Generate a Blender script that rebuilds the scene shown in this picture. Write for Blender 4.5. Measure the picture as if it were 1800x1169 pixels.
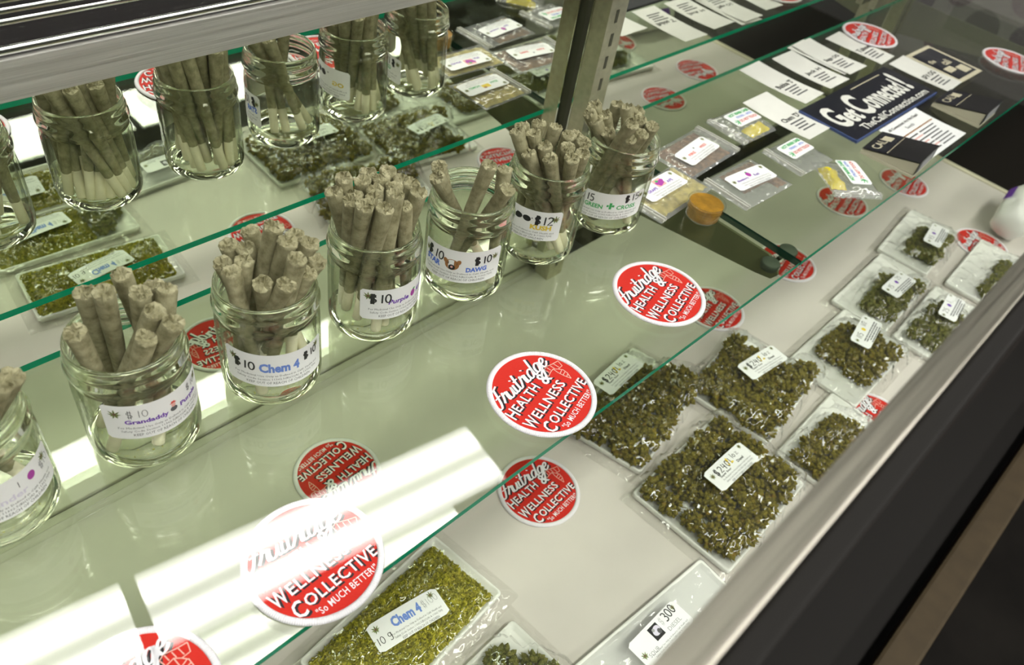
import bpy, bmesh, math, random
from mathutils import Vector, Matrix, noise

for _o in list(bpy.data.objects):
    bpy.data.objects.remove(_o, do_unlink=True)
SC = bpy.context.scene
COL = SC.collection

# ------------------------------------------------------------------ camera
# x runs along the case, y towards the mirrored back, z up; the top of the glass shelf is z = 0
cam_data = bpy.data.cameras.new('camera')
cam = bpy.data.objects.new('camera', cam_data)
COL.objects.link(cam)
CR, CU, CF = Vector((0.70582, -0.69290, 0.14736)), Vector((0.41801, 0.57532, 0.70304)), Vector((0.57192, 0.43462, -0.69571))
cam.matrix_world = Matrix(((CR.x, CU.x, -CF.x, -0.2300), (CR.y, CU.y, -CF.y, -0.5051), (CR.z, CU.z, -CF.z, 0.46295), (0, 0, 0, 1)))
cam_data.sensor_width = 36.0
cam_data.lens = 1404.36 / 1800 * 36.0
cam_data.clip_start = 0.01
cam_data.dof.use_dof = True
cam_data.dof.focus_distance = 0.62
cam_data.dof.aperture_fstop = 9.0
SC.camera = cam

# ------------------------------------------------------------------ world, exposure
w = bpy.data.worlds.new('world'); SC.world = w
w.use_nodes = True
w.node_tree.nodes['Background'].inputs[0].default_value = (0.95, 0.93, 0.85, 1)
w.node_tree.nodes['Background'].inputs[1].default_value = 0.035
vs = SC.view_settings
vs.view_transform = 'Standard'; vs.look = 'None'; vs.gamma = 1.0; vs.use_curve_mapping = False
vs.exposure = 1.32
SC.cycles.transparent_max_bounces = 40
SC.cycles.max_bounces = 16
SC.cycles.glossy_bounces = 10
SC.cycles.transmission_bounces = 12
SC.cycles.sample_clamp_indirect = 8.0
LAMP = 8.0          # radiance of the ceiling lamps' diffusers

# ------------------------------------------------------------------ sizes
DZ = -0.2248        # deck height
SH_T = 0.006        # shelf thickness
DECK_FRONT = -0.500
TOPZ = 0.262          # top glass and the rails that frame it
SH_BACK, SH_FRONT = -0.031, -0.3176
R = math.radians

# ------------------------------------------------------------------ node helpers
def new_mat(name):
    m = bpy.data.materials.new(name); m.use_nodes = True
    nt = m.node_tree
    for n in list(nt.nodes): nt.nodes.remove(n)
    out = nt.nodes.new('ShaderNodeOutputMaterial')
    return m, nt, out

def math_node(nt, op, a, b=None):
    n = nt.nodes.new('ShaderNodeMath'); n.operation = op
    for i, x in enumerate((a, b)):
        if x is None: continue
        if isinstance(x, (int, float)): n.inputs[i].default_value = x
        else: nt.links.new(x, n.inputs[i])
    return n.outputs[0]

def coords(nt, scale=(1, 1, 1), kind='Object'):
    tc = nt.nodes.new('ShaderNodeTexCoord'); mp = nt.nodes.new('ShaderNodeMapping')
    mp.inputs['Scale'].default_value = scale
    nt.links.new(tc.outputs[kind], mp.inputs['Vector'])
    return mp.outputs[0]

def noise_tex(nt, vec, scale, detail=3, rough=.55):
    n = nt.nodes.new('ShaderNodeTexNoise')
    n.inputs['Scale'].default_value = scale; n.inputs['Detail'].default_value = detail; n.inputs['Roughness'].default_value = rough
    nt.links.new(vec, n.inputs['Vector'])
    return n.outputs[0]

def ramp(nt, fac, stops):
    r = nt.nodes.new('ShaderNodeValToRGB')
    el = r.color_ramp.elements
    while len(el) < len(stops): el.new(0.5)
    for e, (p, c) in zip(el, stops):
        e.position = p; e.color = (*c, 1)
    nt.links.new(fac, r.inputs[0])
    return r.outputs[0]

def bump(nt, height, strength, dist=.001):
    b = nt.nodes.new('ShaderNodeBump')
    b.inputs['Strength'].default_value = strength; b.inputs['Distance'].default_value = dist
    nt.links.new(height, b.inputs['Height'])
    return b.outputs[0]

def pbr(name, color, rough=.5, metal=0., spec=.5, noise_amt=0., noise_scale=60., bump_amt=0., bump_scale=400., bump_dist=.0005, stretch=(1, 1, 1), sheen=0.):
    m, nt, out = new_mat(name)
    p = nt.nodes.new('ShaderNodeBsdfPrincipled')
    p.inputs['Roughness'].default_value = rough; p.inputs['Metallic'].default_value = metal
    p.inputs['Specular IOR Level'].default_value = spec
    p.inputs['Base Color'].default_value = (*color, 1)
    if sheen: p.inputs['Sheen Weight'].default_value = sheen
    if noise_amt:
        v = coords(nt, stretch)
        c0 = tuple(max(0, x * (1 - noise_amt)) for x in color); c1 = tuple(min(1, x * (1 + noise_amt)) for x in color)
        nt.links.new(ramp(nt, noise_tex(nt, v, noise_scale), [(.3, c0), (.7, c1)]), p.inputs['Base Color'])
    if bump_amt:
        v = coords(nt, stretch)
        nt.links.new(bump(nt, noise_tex(nt, v, bump_scale), bump_amt, bump_dist), p.inputs['Normal'])
    nt.links.new(p.outputs[0], out.inputs[0])
    return m

def clear_mat(name, tint, f0=.04, rough=.0, haze=0., haze_col=(.8, .8, .78), bumpf=None, gain=1.0, edge=None):
    """thin clear sheet: straight-through light plus a mirror layer that grows at glancing angles"""
    m, nt, out = new_mat(name)
    g = nt.nodes.new('ShaderNodeNewGeometry')
    dot = nt.nodes.new('ShaderNodeVectorMath'); dot.operation = 'DOT_PRODUCT'
    nt.links.new(g.outputs['Incoming'], dot.inputs[0])
    nrm = g.outputs['Normal']
    if bumpf:
        nrm = bumpf(nt)
    nt.links.new(nrm, dot.inputs[1])
    ca = math_node(nt, 'ABSOLUTE', dot.outputs['Value'])
    one = math_node(nt, 'SUBTRACT', 1.0, ca)
    p5 = math_node(nt, 'POWER', one, 5.0)
    f = math_node(nt, 'ADD', math_node(nt, 'MULTIPLY', p5, (1 - f0) * gain), f0)
    tr = nt.nodes.new('ShaderNodeBsdfTransparent'); tr.inputs[0].default_value = (*tint, 1)
    if edge:            # a longer way through the wall towards the outline takes more light
        mc = nt.nodes.new('ShaderNodeMix'); mc.data_type = 'RGBA'
        nt.links.new(math_node(nt, 'POWER', one, 3.0), mc.inputs['Factor'])
        mc.inputs[6].default_value = (*tint, 1); mc.inputs[7].default_value = (*edge, 1)
        nt.links.new(mc.outputs[2], tr.inputs[0])
    gl = nt.nodes.new('ShaderNodeBsdfGlossy'); gl.inputs['Roughness'].default_value = rough
    if bumpf: nt.links.new(nrm, gl.inputs['Normal'])
    base = tr.outputs[0]
    if haze:
        df = nt.nodes.new('ShaderNodeBsdfDiffuse'); df.inputs[0].default_value = (*haze_col, 1)
        mx0 = nt.nodes.new('ShaderNodeMixShader'); mx0.inputs[0].default_value = haze
        nt.links.new(base, mx0.inputs[1]); nt.links.new(df.outputs[0], mx0.inputs[2]); base = mx0.outputs[0]
    mx = nt.nodes.new('ShaderNodeMixShader')
    nt.links.new(f, mx.inputs[0]); nt.links.new(base, mx.inputs[1]); nt.links.new(gl.outputs[0], mx.inputs[2])
    nt.links.new(mx.outputs[0], out.inputs[0])
    return m

# ------------------------------------------------------------------ materials
def brushed(name, col, rough, streak=(6, 900, 900)):
    m, nt, out = new_mat(name)
    p = nt.nodes.new('ShaderNodeBsdfPrincipled')
    p.inputs['Metallic'].default_value = 1.0
    v = coords(nt, streak)
    n = noise_tex(nt, v, 1.0, 4, .7)
    c0 = tuple(x * .72 for x in col)
    nt.links.new(ramp(nt, n, [(.3, c0), (.7, col)]), p.inputs['Base Color'])
    rr = nt.nodes.new('ShaderNodeMapRange'); rr.inputs[3].default_value = rough * .75; rr.inputs[4].default_value = rough * 1.3
    nt.links.new(n, rr.inputs[0]); nt.links.new(rr.outputs[0], p.inputs['Roughness'])
    nt.links.new(bump(nt, n, .25, .0004), p.inputs['Normal'])
    nt.links.new(p.outputs[0], out.inputs[0])
    return m

M = {}
M['steel'] = brushed('brushed_steel', (.90, .88, .85), .55)
M['steel_top'] = brushed('brushed_steel_bright', (.46, .43, .37), .42)
M['chrome'] = pbr('chrome', (.8, .8, .78), .08, 1.0)
M['dark_gloss'] = pbr('dark_polished', (.035, .03, .032), .22, 0.5)
M['bronze'] = pbr('bronze_rail', (.045, .032, .016), .6, .2, spec=.2, noise_amt=.15, noise_scale=30)
M['upright'] = pbr('galvanised_upright', (.52, .50, .38), .32, .9, noise_amt=.12, noise_scale=120)
M['slot'] = pbr('slot_dark', (.05, .05, .03), .6)
M['bracket'] = pbr('olive_bracket', (.16, .16, .095), .5, .1)
M['rubber'] = pbr('rubber_pad', (.08, .09, .085), .55)
M['deck'] = pbr('grey_deck_liner', (.62, .578, .545), .42, spec=.35, noise_amt=.03, noise_scale=18)
M['black'] = pbr('black_base', (.006, .004, .003), .55, spec=.15)
M['front_dark'] = pbr('front_dark_panel', (.010, .009, .008), .7, spec=.15)
M['floor'] = pbr('floor_dark', (.007, .006, .005), .9, spec=.1, noise_amt=.3, noise_scale=8)
M['ceiling'] = pbr('ceiling_tile', (.10, .098, .09), .9, noise_amt=.05, noise_scale=40)
M['wall'] = pbr('grey_wall', (.34, .31, .305), .8, noise_amt=.05, noise_scale=30)
M['dot_green'] = pbr('dot_green', (.035, .042, .008), .8)
M['dot_purple'] = pbr('dot_purple', (.035, .008, .045), .8)
M['dot_wine'] = pbr('dot_wine', (.085, .018, .04), .8)
M['endpanel'] = pbr('smoky_end_panel', (.035, .04, .016), .22, .0, .6, noise_amt=.5, noise_scale=14)

m, nt, out = new_mat('mirror')
g_ = nt.nodes.new('ShaderNodeBsdfGlossy'); g_.inputs['Roughness'].default_value = 0.0
g_.inputs['Color'].default_value = (.86, .88, .80, 1); nt.links.new(g_.outputs[0], out.inputs[0]); M['mirror'] = m

M['glass'] = clear_mat('shelf_glass', (.880, .922, .838), .043, .004)
M['jar_glass'] = clear_mat('jar_glass', (.985, .99, .965), .05, .01, gain=.8, edge=(.36, .41, .26))
m, nt, out = new_mat('jar_neck_glass')
gb = nt.nodes.new('ShaderNodeBsdfGlass'); gb.inputs['IOR'].default_value = 1.48; gb.inputs['Roughness'].default_value = 0.0; gb.inputs['Color'].default_value = (.965, .975, .935, 1)
nt.links.new(gb.outputs[0], out.inputs[0]); M['jar_neck'] = m
M['top_glass'] = clear_mat('top_glass', (.985, .99, .98), .040, .0)
M['cup_glass'] = clear_mat('clear_plastic', (.97, .97, .95), .05, .05)
M['pane'] = clear_mat('end_glass', (.9, .92, .88), .045, .0)

m, nt, out = new_mat('glass_edge')
p = nt.nodes.new('ShaderNodeBsdfPrincipled')
p.inputs['Base Color'].default_value = (.0, .24, .135, 1); p.inputs['Roughness'].default_value = .15
tl = nt.nodes.new('ShaderNodeBsdfTranslucent'); tl.inputs[0].default_value = (.0, .40, .23, 1)
mx = nt.nodes.new('ShaderNodeMixShader'); mx.inputs[0].default_value = .45
nt.links.new(p.outputs[0], mx.inputs[1]); nt.links.new(tl.outputs[0], mx.inputs[2]); nt.links.new(mx.outputs[0], out.inputs[0])
M['glass_edge'] = m
M['glass_end'] = pbr('darkened_polished_end', (.012, .045, .030), .08, spec=.8)  # same glass as the edges; the dark seen through is in the colour

def film_bump(nt):
    v = coords(nt, (1, 1, 1))
    n = noise_tex(nt, v, 34, 2, .5)
    a = math_node(nt, 'ABSOLUTE', math_node(nt, 'SUBTRACT', n, .5))
    return bump(nt, a, .6, .016)
M['film'] = clear_mat('clear_film', (.99, .99, .985), .060, .05, haze=.02, bumpf=film_bump)
M['film_grey'] = clear_mat('hazy_film', (.93, .93, .93), .07, .08, haze=.16, haze_col=(.72, .73, .74), bumpf=film_bump)
M['zip'] = clear_mat('zip_strip', (.9, .9, .88), .12, .12, haze=.5, haze_col=(.86, .85, .8))

M['paper'] = pbr('white_paper', (.90, .90, .92), .55, spec=.3)
M['card'] = pbr('card_paper', (.76, .75, .72), .7, spec=.2, noise_amt=.03, noise_scale=40)
M['foam'] = pbr('white_foam_tray', (.82, .82, .79), .6, bump_amt=.15, bump_scale=900, bump_dist=.0003)
M['ink'] = pbr('black_ink', (.012, .012, .014), .5)
M['ink_grey'] = pbr('grey_ink', (.10, .10, .11), .6)
M['pencil'] = pbr('faint_ink', (.36, .36, .38), .6)
M['ink_blue'] = pbr('blue_ink', (.10, .20, .72), .5)
M['ink_cyanblue'] = pbr('soft_blue_ink', (.16, .27, .72), .5)
M['ink_purple'] = pbr('purple_ink', (.17, .05, .45), .5)
M['ink_lilac'] = pbr('lilac_ink', (.72, .68, .82), .5)
M['ink_green'] = pbr('green_ink', (.05, .42, .12), .5)
M['ink_red'] = pbr('red_ink', (.72, .07, .05), .5)
M['ink_yellow'] = pbr('yellow_ink', (.85, .62, .05), .5)
M['ink_magenta'] = pbr('magenta_ink', (.42, .05, .38), .5)
M['ink_pink'] = pbr('pink_ink', (.85, .45, .42), .5)
M['ink_brown'] = pbr('brown_ink', (.36, .16, .05), .5)
M['leaf'] = pbr('leaf_print', (.16, .21, .05), .6, noise_amt=.5, noise_scale=900)
M['leaf_core'] = pbr('leaf_print_core', (.17, .09, .06), .6)
M['navy'] = pbr('navy_board', (.010, .011, .020), .35)
M['navy_edge'] = pbr('blue_board_edge', (.05, .08, .22), .4)
M['boxblack'] = pbr('black_carton', (.010, .010, .012), .3)
M['cream'] = pbr('cream_carton', (.62, .57, .44), .6)
M['tan'] = pbr('tan_print', (.62, .56, .42), .6)
M['gummy'] = pbr('yellow_gummy', (.80, .66, .02), .25, spec=.6)
M['kief'] = pbr('golden_kief', (.46, .38, .09), .8, noise_amt=.35, noise_scale=130)
M['hash'] = pbr('brown_hash', (.19, .105, .045), .8, noise_amt=.5, noise_scale=160)
M['wax'] = pbr('amber_wax', (.33, .17, .02), .3, spec=.6, noise_amt=.35, noise_scale=90)

def twill():
    m, nt, out = new_mat('red_twill')
    p = nt.nodes.new('ShaderNodeBsdfPrincipled'); p.inputs['Roughness'].default_value = .75
    v = coords(nt, (1, 1, 1))
    wv = nt.nodes.new('ShaderNodeTexWave'); wv.wave_type = 'BANDS'; wv.bands_direction = 'DIAGONAL'
    wv.inputs['Scale'].default_value = 420; wv.inputs['Distortion'].default_value = .4
    nt.links.new(v, wv.inputs['Vector'])
    nt.links.new(ramp(nt, wv.outputs[1], [(.2, (.50, .008, .0015)), (.8, (.66, .014, .003))]), p.inputs['Base Color'])
    nt.links.new(bump(nt, wv.outputs[1], .4, .0003), p.inputs['Normal'])
    nt.links.new(p.outputs[0], out.inputs[0]); return m
M['twill'] = twill()

def stitch():
    m, nt, out = new_mat('white_merrow_stitch')
    p = nt.nodes.new('ShaderNodeBsdfPrincipled'); p.inputs['Roughness'].default_value = .7
    p.inputs['Base Color'].default_value = (.80, .77, .83, 1)
    g = nt.nodes.new('ShaderNodeTexGradient'); g.gradient_type = 'RADIAL'
    nt.links.new(coords(nt), g.inputs[0])
    s = math_node(nt, 'SINE', math_node(nt, 'MULTIPLY', g.outputs['Fac'], 6.28318 * 190))
    nt.links.new(bump(nt, s, .35, .0004), p.inputs['Normal'])
    nt.links.new(p.outputs[0], out.inputs[0]); return m
M['stitch'] = stitch()
M['thread'] = pbr('white_thread', (.82, .80, .86), .7, bump_amt=.3, bump_scale=1500)
M['thread_black'] = pbr('black_thread', (.012, .010, .014), .7)
M['thread_pale'] = pbr('pale_thread', (.80, .42, .36), .7)

def joint_paper():
    m, nt, out = new_mat('rolling_paper')
    p = nt.nodes.new('ShaderNodeBsdfPrincipled'); p.inputs['Roughness'].default_value = .65
    p.inputs['Specular IOR Level'].default_value = .3
    v = coords(nt)
    n1 = noise_tex(nt, v, 130, 4, .6)
    nt.links.new(ramp(nt, n1, [(.25, (.14, .125, .06)), (.5, (.30, .278, .165)), (.78, (.46, .43, .28))]), p.inputs['Base Color'])
    v2 = coords(nt, (1, 1, .25)); n2 = noise_tex(nt, v2, 900, 2, .6)
    add = math_node(nt, 'ADD', math_node(nt, 'MULTIPLY', n1, 2.0), n2)
    nt.links.new(bump(nt, add, .5, .0006), p.inputs['Normal'])
    nt.links.new(p.outputs[0], out.inputs[0]); return m
M['joint'] = joint_paper()
M['filter'] = pbr('cream_filter', (.80, .76, .58), .6, noise_amt=.06, noise_scale=200)

def bud_mat(name, stops, sc=2.0, bsc=9., bd=.05):
    m, nt, out = new_mat(name)
    p = nt.nodes.new('ShaderNodeBsdfPrincipled'); p.inputs['Roughness'].default_value = .75
    p.inputs['Specular IOR Level'].default_value = .25
    nt.links.new(ramp(nt, noise_tex(nt, coords(nt), sc, 5, .75), stops), p.inputs['Base Color'])
    nt.links.new(bump(nt, noise_tex(nt, coords(nt), bsc, 3, .7), .8, bd), p.inputs['Normal'])
    nt.links.new(p.outputs[0], out.inputs[0]); return m
# bud meshes are modelled one unit wide and scaled, the ground herb is modelled in metres
M['bud'] = bud_mat('olive_bud', [(.25, (.08, .062, .008)), (.42, (.29, .232, .024)), (.55, (.52, .43, .05)), (.70, (.52, .26, .04))])
M['bud_green'] = bud_mat('green_bud', [(.25, (.09, .10, .015)), (.42, (.29, .30, .05)), (.56, (.48, .46, .11)), (.72, (.45, .30, .08))])
M['shake'] = bud_mat('ground_green', [(.30, (.12, .115, .008)), (.45, (.34, .32, .025)), (.60, (.60, .54, .06)), (.75, (.50, .33, .06))], 240, 900, .0012)

# ------------------------------------------------------------------ mesh helpers
class MB:
    def __init__(self): self.v = []; self.f = []; self.mi = []
    def add(self, verts, faces, mi=0, xf=None):
        b = len(self.v)
        self.v += [tuple(xf(Vector(q))) if xf else tuple(q) for q in verts]
        self.f += [tuple(i + b for i in f) for f in faces]; self.mi += [mi] * len(faces)
        return self
    def box(self, x0, x1, y0, y1, z0, z1, mi=0, xf=None):
        vs_ = [(x, y, z) for x in (x0, x1) for y in (y0, y1) for z in (z0, z1)]
        return self.add(vs_, [(0, 1, 3, 2), (4, 6, 7, 5), (0, 4, 5, 1), (2, 3, 7, 6), (0, 2, 6, 4), (1, 5, 7, 3)], mi, xf)
    def lathe(self, prof, seg=48, mi=0, xf=None, closed=True):
        vs_ = []; fs = []
        n = len(prof)
        for k in range(seg):
            a = 2 * math.pi * k / seg
            for r, z in prof: vs_.append((r * math.cos(a), r * math.sin(a), z))
        for k in range(seg):
            k2 = (k + 1) % seg
            for i in range(n - 1):
                q = (k * n + i, k2 * n + i, k2 * n + i + 1, k * n + i + 1)
                fs.append(q)
        return self.add(vs_, fs, mi, xf)
    def grid(self, nx, ny, fn, mi=0, xf=None):
        vs_ = [fn(i / nx, j / ny) for i in range(nx + 1) for j in range(ny + 1)]
        fs = [(i * (ny + 1) + j, (i + 1) * (ny + 1) + j, (i + 1) * (ny + 1) + j + 1, i * (ny + 1) + j + 1) for i in range(nx) for j in range(ny)]
        return self.add(vs_, fs, mi, xf)
    def mesh(self, name, mats, smooth=False, bevel=0.):
        me = bpy.data.meshes.new(name)
        me.from_pydata(self.v, [], self.f)
        for m_ in (mats if isinstance(mats, (list, tuple)) else [mats]): me.materials.append(m_)
        for p_, k in zip(me.polygons, self.mi): p_.material_index = k; p_.use_smooth = smooth
        bm = bmesh.new(); bm.from_mesh(me)
        bmesh.ops.remove_doubles(bm, verts=bm.verts, dist=1e-6)
        if bevel:
            bmesh.ops.bevel(bm, geom=[e for e in bm.edges if len(e.link_faces) == 2 and e.calc_face_angle(0) > .7], offset=bevel, segments=2, profile=.6, affect='EDGES')
        bmesh.ops.recalc_face_normals(bm, faces=bm.faces)
        bm.to_mesh(me); bm.free(); me.update()
        return me
    def obj(self, name, mats, parent=None, smooth=False, bevel=0.):
        return link(name, self.mesh(name, mats, smooth, bevel), parent)

def link(name, data, parent=None, loc=None, rotz=None):
    o = bpy.data.objects.new(name, data); COL.objects.link(o)
    if parent is not None: o.parent = parent
    if loc is not None: o.location = loc
    if rotz is not None: o.rotation_euler = (0, 0, rotz)
    return o

def tag(o, label=None, cat=None, group=None, kind=None):
    if label: o['label'] = label
    if cat: o['category'] = cat
    if group: o['group'] = group
    if kind: o['kind'] = kind
    return o

def thing(name, label, cat, loc=(0, 0, 0), rotz=0., group=None):
    o = bpy.data.objects.new(name, None); COL.objects.link(o)
    o.empty_display_size = .02; o.location = loc; o.rotation_euler = (0, 0, rotz)
    return tag(o, label, cat, group)

def kids(o): return [c for c in bpy.data.objects if c.parent == o]
def copy_tree(o, parent=None, _all=None):
    c = o.copy(); COL.objects.link(c); c.parent = parent
    for ch in list(o.children): copy_tree(ch, c)
    return c

# ------------------------------------------------------------------ flat lettering and print
_gl = {}
def glyphs(text, shear=0., bold=0., space=1., res=2):
    key = (text, shear, bold, space, res)
    if key in _gl: return _gl[key]
    cu = bpy.data.curves.new('t', 'FONT'); cu.body = text; cu.size = 1; cu.shear = shear; cu.offset = bold
    cu.space_character = space; cu.resolution_u = res; cu.fill_mode = 'FRONT'
    ob = bpy.data.objects.new('t', cu)
    me = bpy.data.meshes.new_from_object(ob)
    vs_ = [(q.co.x, q.co.y) for q in me.vertices]; fs = [tuple(p_.vertices) for p_ in me.polygons]
    bpy.data.objects.remove(ob); bpy.data.curves.remove(cu); bpy.data.meshes.remove(me)
    x0 = min(q[0] for q in vs_); x1 = max(q[0] for q in vs_); y0 = min(q[1] for q in vs_); y1 = max(q[1] for q in vs_)
    vs_ = [((x - x0) / (x1 - x0), (y - y0) / (y1 - y0)) for x, y in vs_]
    _gl[key] = (vs_, fs, (x1 - x0) / max(1e-6, y1 - y0)); return _gl[key]

def flat(u, v, off): return Vector((u, v, off))

class Print:
    """coloured print on a surface given by mp(u, v, height)"""
    def __init__(self, mp=flat): self.mp = mp; self.layers = []; self.k = 0
    def poly(self, mat, verts, faces, off, name='lettering'):
        for L in self.layers:
            if L[0] == mat and L[1] == name and L[4] == self.k: break
        else:
            L = (mat, name, off, MB(), self.k); self.layers.append(L)
        L[3].add([self.mp(u, v, off) for u, v in verts], faces)
    def text(self, s, x0, x1, y0, y1, mat='ink', rot=0., shear=0., bold=0., space=1., off=.00012, res=2, arc=0., name='lettering'):
        if name != 'fine_print': self.k += 1
        vs_, fs, asp = glyphs(s, shear, bold, space, res)
        if x1 is None: x1 = x0 + (y1 - y0) * asp
        cx, cy = (x0 + x1) / 2, (y0 + y1) / 2; w_, h_ = x1 - x0, y1 - y0
        ca, sa = math.cos(rot), math.sin(rot)
        out_ = []
        for a, b in vs_:
            x = (a - .5) * w_; y = (b - .5) * h_ + arc * (1 - (2 * a - 1) ** 2)
            out_.append((cx + x * ca - y * sa, cy + x * sa + y * ca))
        self.poly(mat, out_, fs, off, name)
    def strokes(self, lines, x, y, s, wid, mat='ink', rot=0., off=.00016, name='handwriting'):
        ca, sa = math.cos(rot), math.sin(rot)
        for ln in lines:
            pts = [Vector((x + (a * ca - b * sa) * s, y + (a * sa + b * ca) * s)) for a, b in ln]
            vs_ = []; fs = []
            for i, q in enumerate(pts):
                d = (pts[min(i + 1, len(pts) - 1)] - pts[max(i - 1, 0)])
                n = Vector((-d.y, d.x)).normalized() * wid / 2 if d.length > 0 else Vector((0, wid / 2))
                vs_ += [tuple(q + n), tuple(q - n)]
                if i: fs.append((2 * i - 2, 2 * i - 1, 2 * i + 1, 2 * i))
            self.poly(mat, vs_, fs, off, name)
    def hand(self, s, x, y, size, wid, mat='ink', rot=0., adv=.72):
        k = 0.; self.k += 1
        for ch in s:
            g = HAND.get(ch)
            if g: self.strokes(g, x + k * size * math.cos(rot), y + k * size * math.sin(rot), size, wid, mat, rot)
            k += (.4 if ch in '1!/ ' else adv)
    def rect(self, x0, x1, y0, y1, mat, off=.0001, name='picture'):
        self.poly(mat, [(x0, y0), (x1, y0), (x1, y1), (x0, y1)], [(0, 1, 2, 3)], off, name)
    def disc(self, cx, cy, rx, ry, mat, off=.00014, n=14, name='picture', rot=0.):
        ca, sa = math.cos(rot), math.sin(rot)
        pts = [(rx * math.cos(2 * math.pi * i / n), ry * math.sin(2 * math.pi * i / n)) for i in range(n)]
        self.poly(mat, [(cx + a * ca - b * sa, cy + a * sa + b * ca) for a, b in pts], [tuple(range(n))], off, name)
    def leaf(self, cx, cy, s):
        self.k += 1
        for k, (a, l) in enumerate(((-150, .6), (-110, .8), (-60, .75), (90, 1.), (45, .95), (135, .95), (5, .8), (175, .8), (-30, .6))):
            a = R(a); w_ = .13 * s
            pts = [(0, 0), (.45 * l * s, w_), (l * s, 0), (.45 * l * s, -w_)]
            self.poly('leaf', [(cx + x * math.cos(a) - y * math.sin(a), cy + x * math.sin(a) + y * math.cos(a)) for x, y in pts], [(0, 1, 2, 3)], .00012 + k * .000004, 'leaf_emblem')
        self.disc(cx, cy + .1 * s, .22 * s, .26 * s, 'leaf_core', .00017, 7, 'leaf_emblem')
    def build(self, parent):
        for mat, name, off, mb, _k in self.layers: mb.obj(name, M[mat], parent)

def arcpts(cx, cy, rx, ry, a0, a1, n=9):
    return [(cx + rx * math.cos(R(a0 + (a1 - a0) * i / n)), cy + ry * math.sin(R(a0 + (a1 - a0) * i / n))) for i in range(n + 1)]
HAND = {
    '0': [arcpts(.28, .5, .25, .48, 100, 470, 12)], 'o': [arcpts(.25, .3, .22, .28, 100, 470, 10)],
    '1': [[(.15, 1.), (.12, 0)]], '!': [[(.12, 1.), (.14, .3)], [(.14, .12), (.15, .02)]],
    '2': [arcpts(.28, .72, .25, .26, 160, -40, 8) + [(.05, .02), (.58, .05)]],
    '3': [arcpts(.25, .75, .24, .24, 140, -80, 8) + arcpts(.25, .26, .27, .26, 85, -140, 9)],
    '4': [[(.12, 1.), (.05, .45), (.55, .5)], [(.45, .9), (.42, 0)]],
    '5': [[(.55, .98), (.12, .95), (.1, .55)] + arcpts(.25, .3, .28, .3, 100, -130, 8)],
    'z': [[(.05, .55), (.5, .55), (.05, .03), (.55, .05)]],
    'g': [arcpts(.25, .35, .2, .25, 20, 380, 10), [(.47, .6), (.46, -.2)] + arcpts(.27, -.2, .2, .2, 0, -150, 6)],
    '$': [arcpts(.28, .7, .24, .2, 30, 250, 7) + arcpts(.28, .3, .24, .2, 70, -160, 7), [(.2, 1.12), (.17, -.12)], [(.4, 1.12), (.37, -.12)]],
    '#': [arcpts(.28, .7, .26, .2, 30, 250, 7) + arcpts(.28, .3, .26, .2, 70, -160, 7), [(.16, 1.12), (.1, -.12)], [(.36, 1.12), (.32, -.12)], [(.5, 1.0), (.1, .1)], [(.0, .7), (.55, .75)], [(.05, .4), (.55, .35)], [(.26, 1.1), (.2, -.1)]],
    '/': [[(.4, 1.), (.0, 0)]],
}
FINE = ('For Medicinal Use Only as Defined in Calif. Health and', 'Safety Code Section 11362.5(B)(1)(A) & 11362.7(H)', 'KEEP OUT OF REACH OF CHILDREN')

def rounded_sheet(mb, w_, h_, mp, off=.0, rc=.0025, nx=22, thick=.0):
    vs_ = []; fs = []
    for i in range(nx + 1):
        u = -w_ / 2 + w_ * i / nx
        e = max(0., abs(u) - (w_ / 2 - rc)); d = rc - math.sqrt(max(0., rc * rc - e * e))
        vs_ += [mp(u, -h_ / 2 + d, off), mp(u, h_ / 2 - d, off)]
        if i: fs.append((2 * i - 2, 2 * i, 2 * i + 1, 2 * i - 1))
    mb.add(vs_, fs)

def fine_print(P, x0, x1, ytop, lh, mat='ink_grey'):
    P.k += 1
    for k, s in enumerate(FINE):
        ins = (0, .02, .13)[k] * (x1 - x0)
        P.text(s, x0 + ins, x1 - ins, ytop - (k + 1) * lh, ytop - k * lh - lh * .28, mat, res=1, name='fine_print')
def fine_bars(P, x0, x1, ytop, lh, n=3, mat='ink_grey', rows=None):
    P.k += 1
    for k in range(n):
        ins = (0, .02, .15, .1, .2)[k % 5] * (x1 - x0)
        x = x0 + ins; rnd = random.Random(int(x0 * 1e5) + k)
        while x < x1 - ins:
            wv = rnd.uniform(.06, .16) * (x1 - x0); xe = min(x + wv, x1 - ins)
            P.rect(x, xe, ytop - (k + 1) * lh + lh * .2, ytop - k * lh - lh * .3, mat, .00012, 'fine_print'); x = xe + .02 * (x1 - x0)

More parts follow.
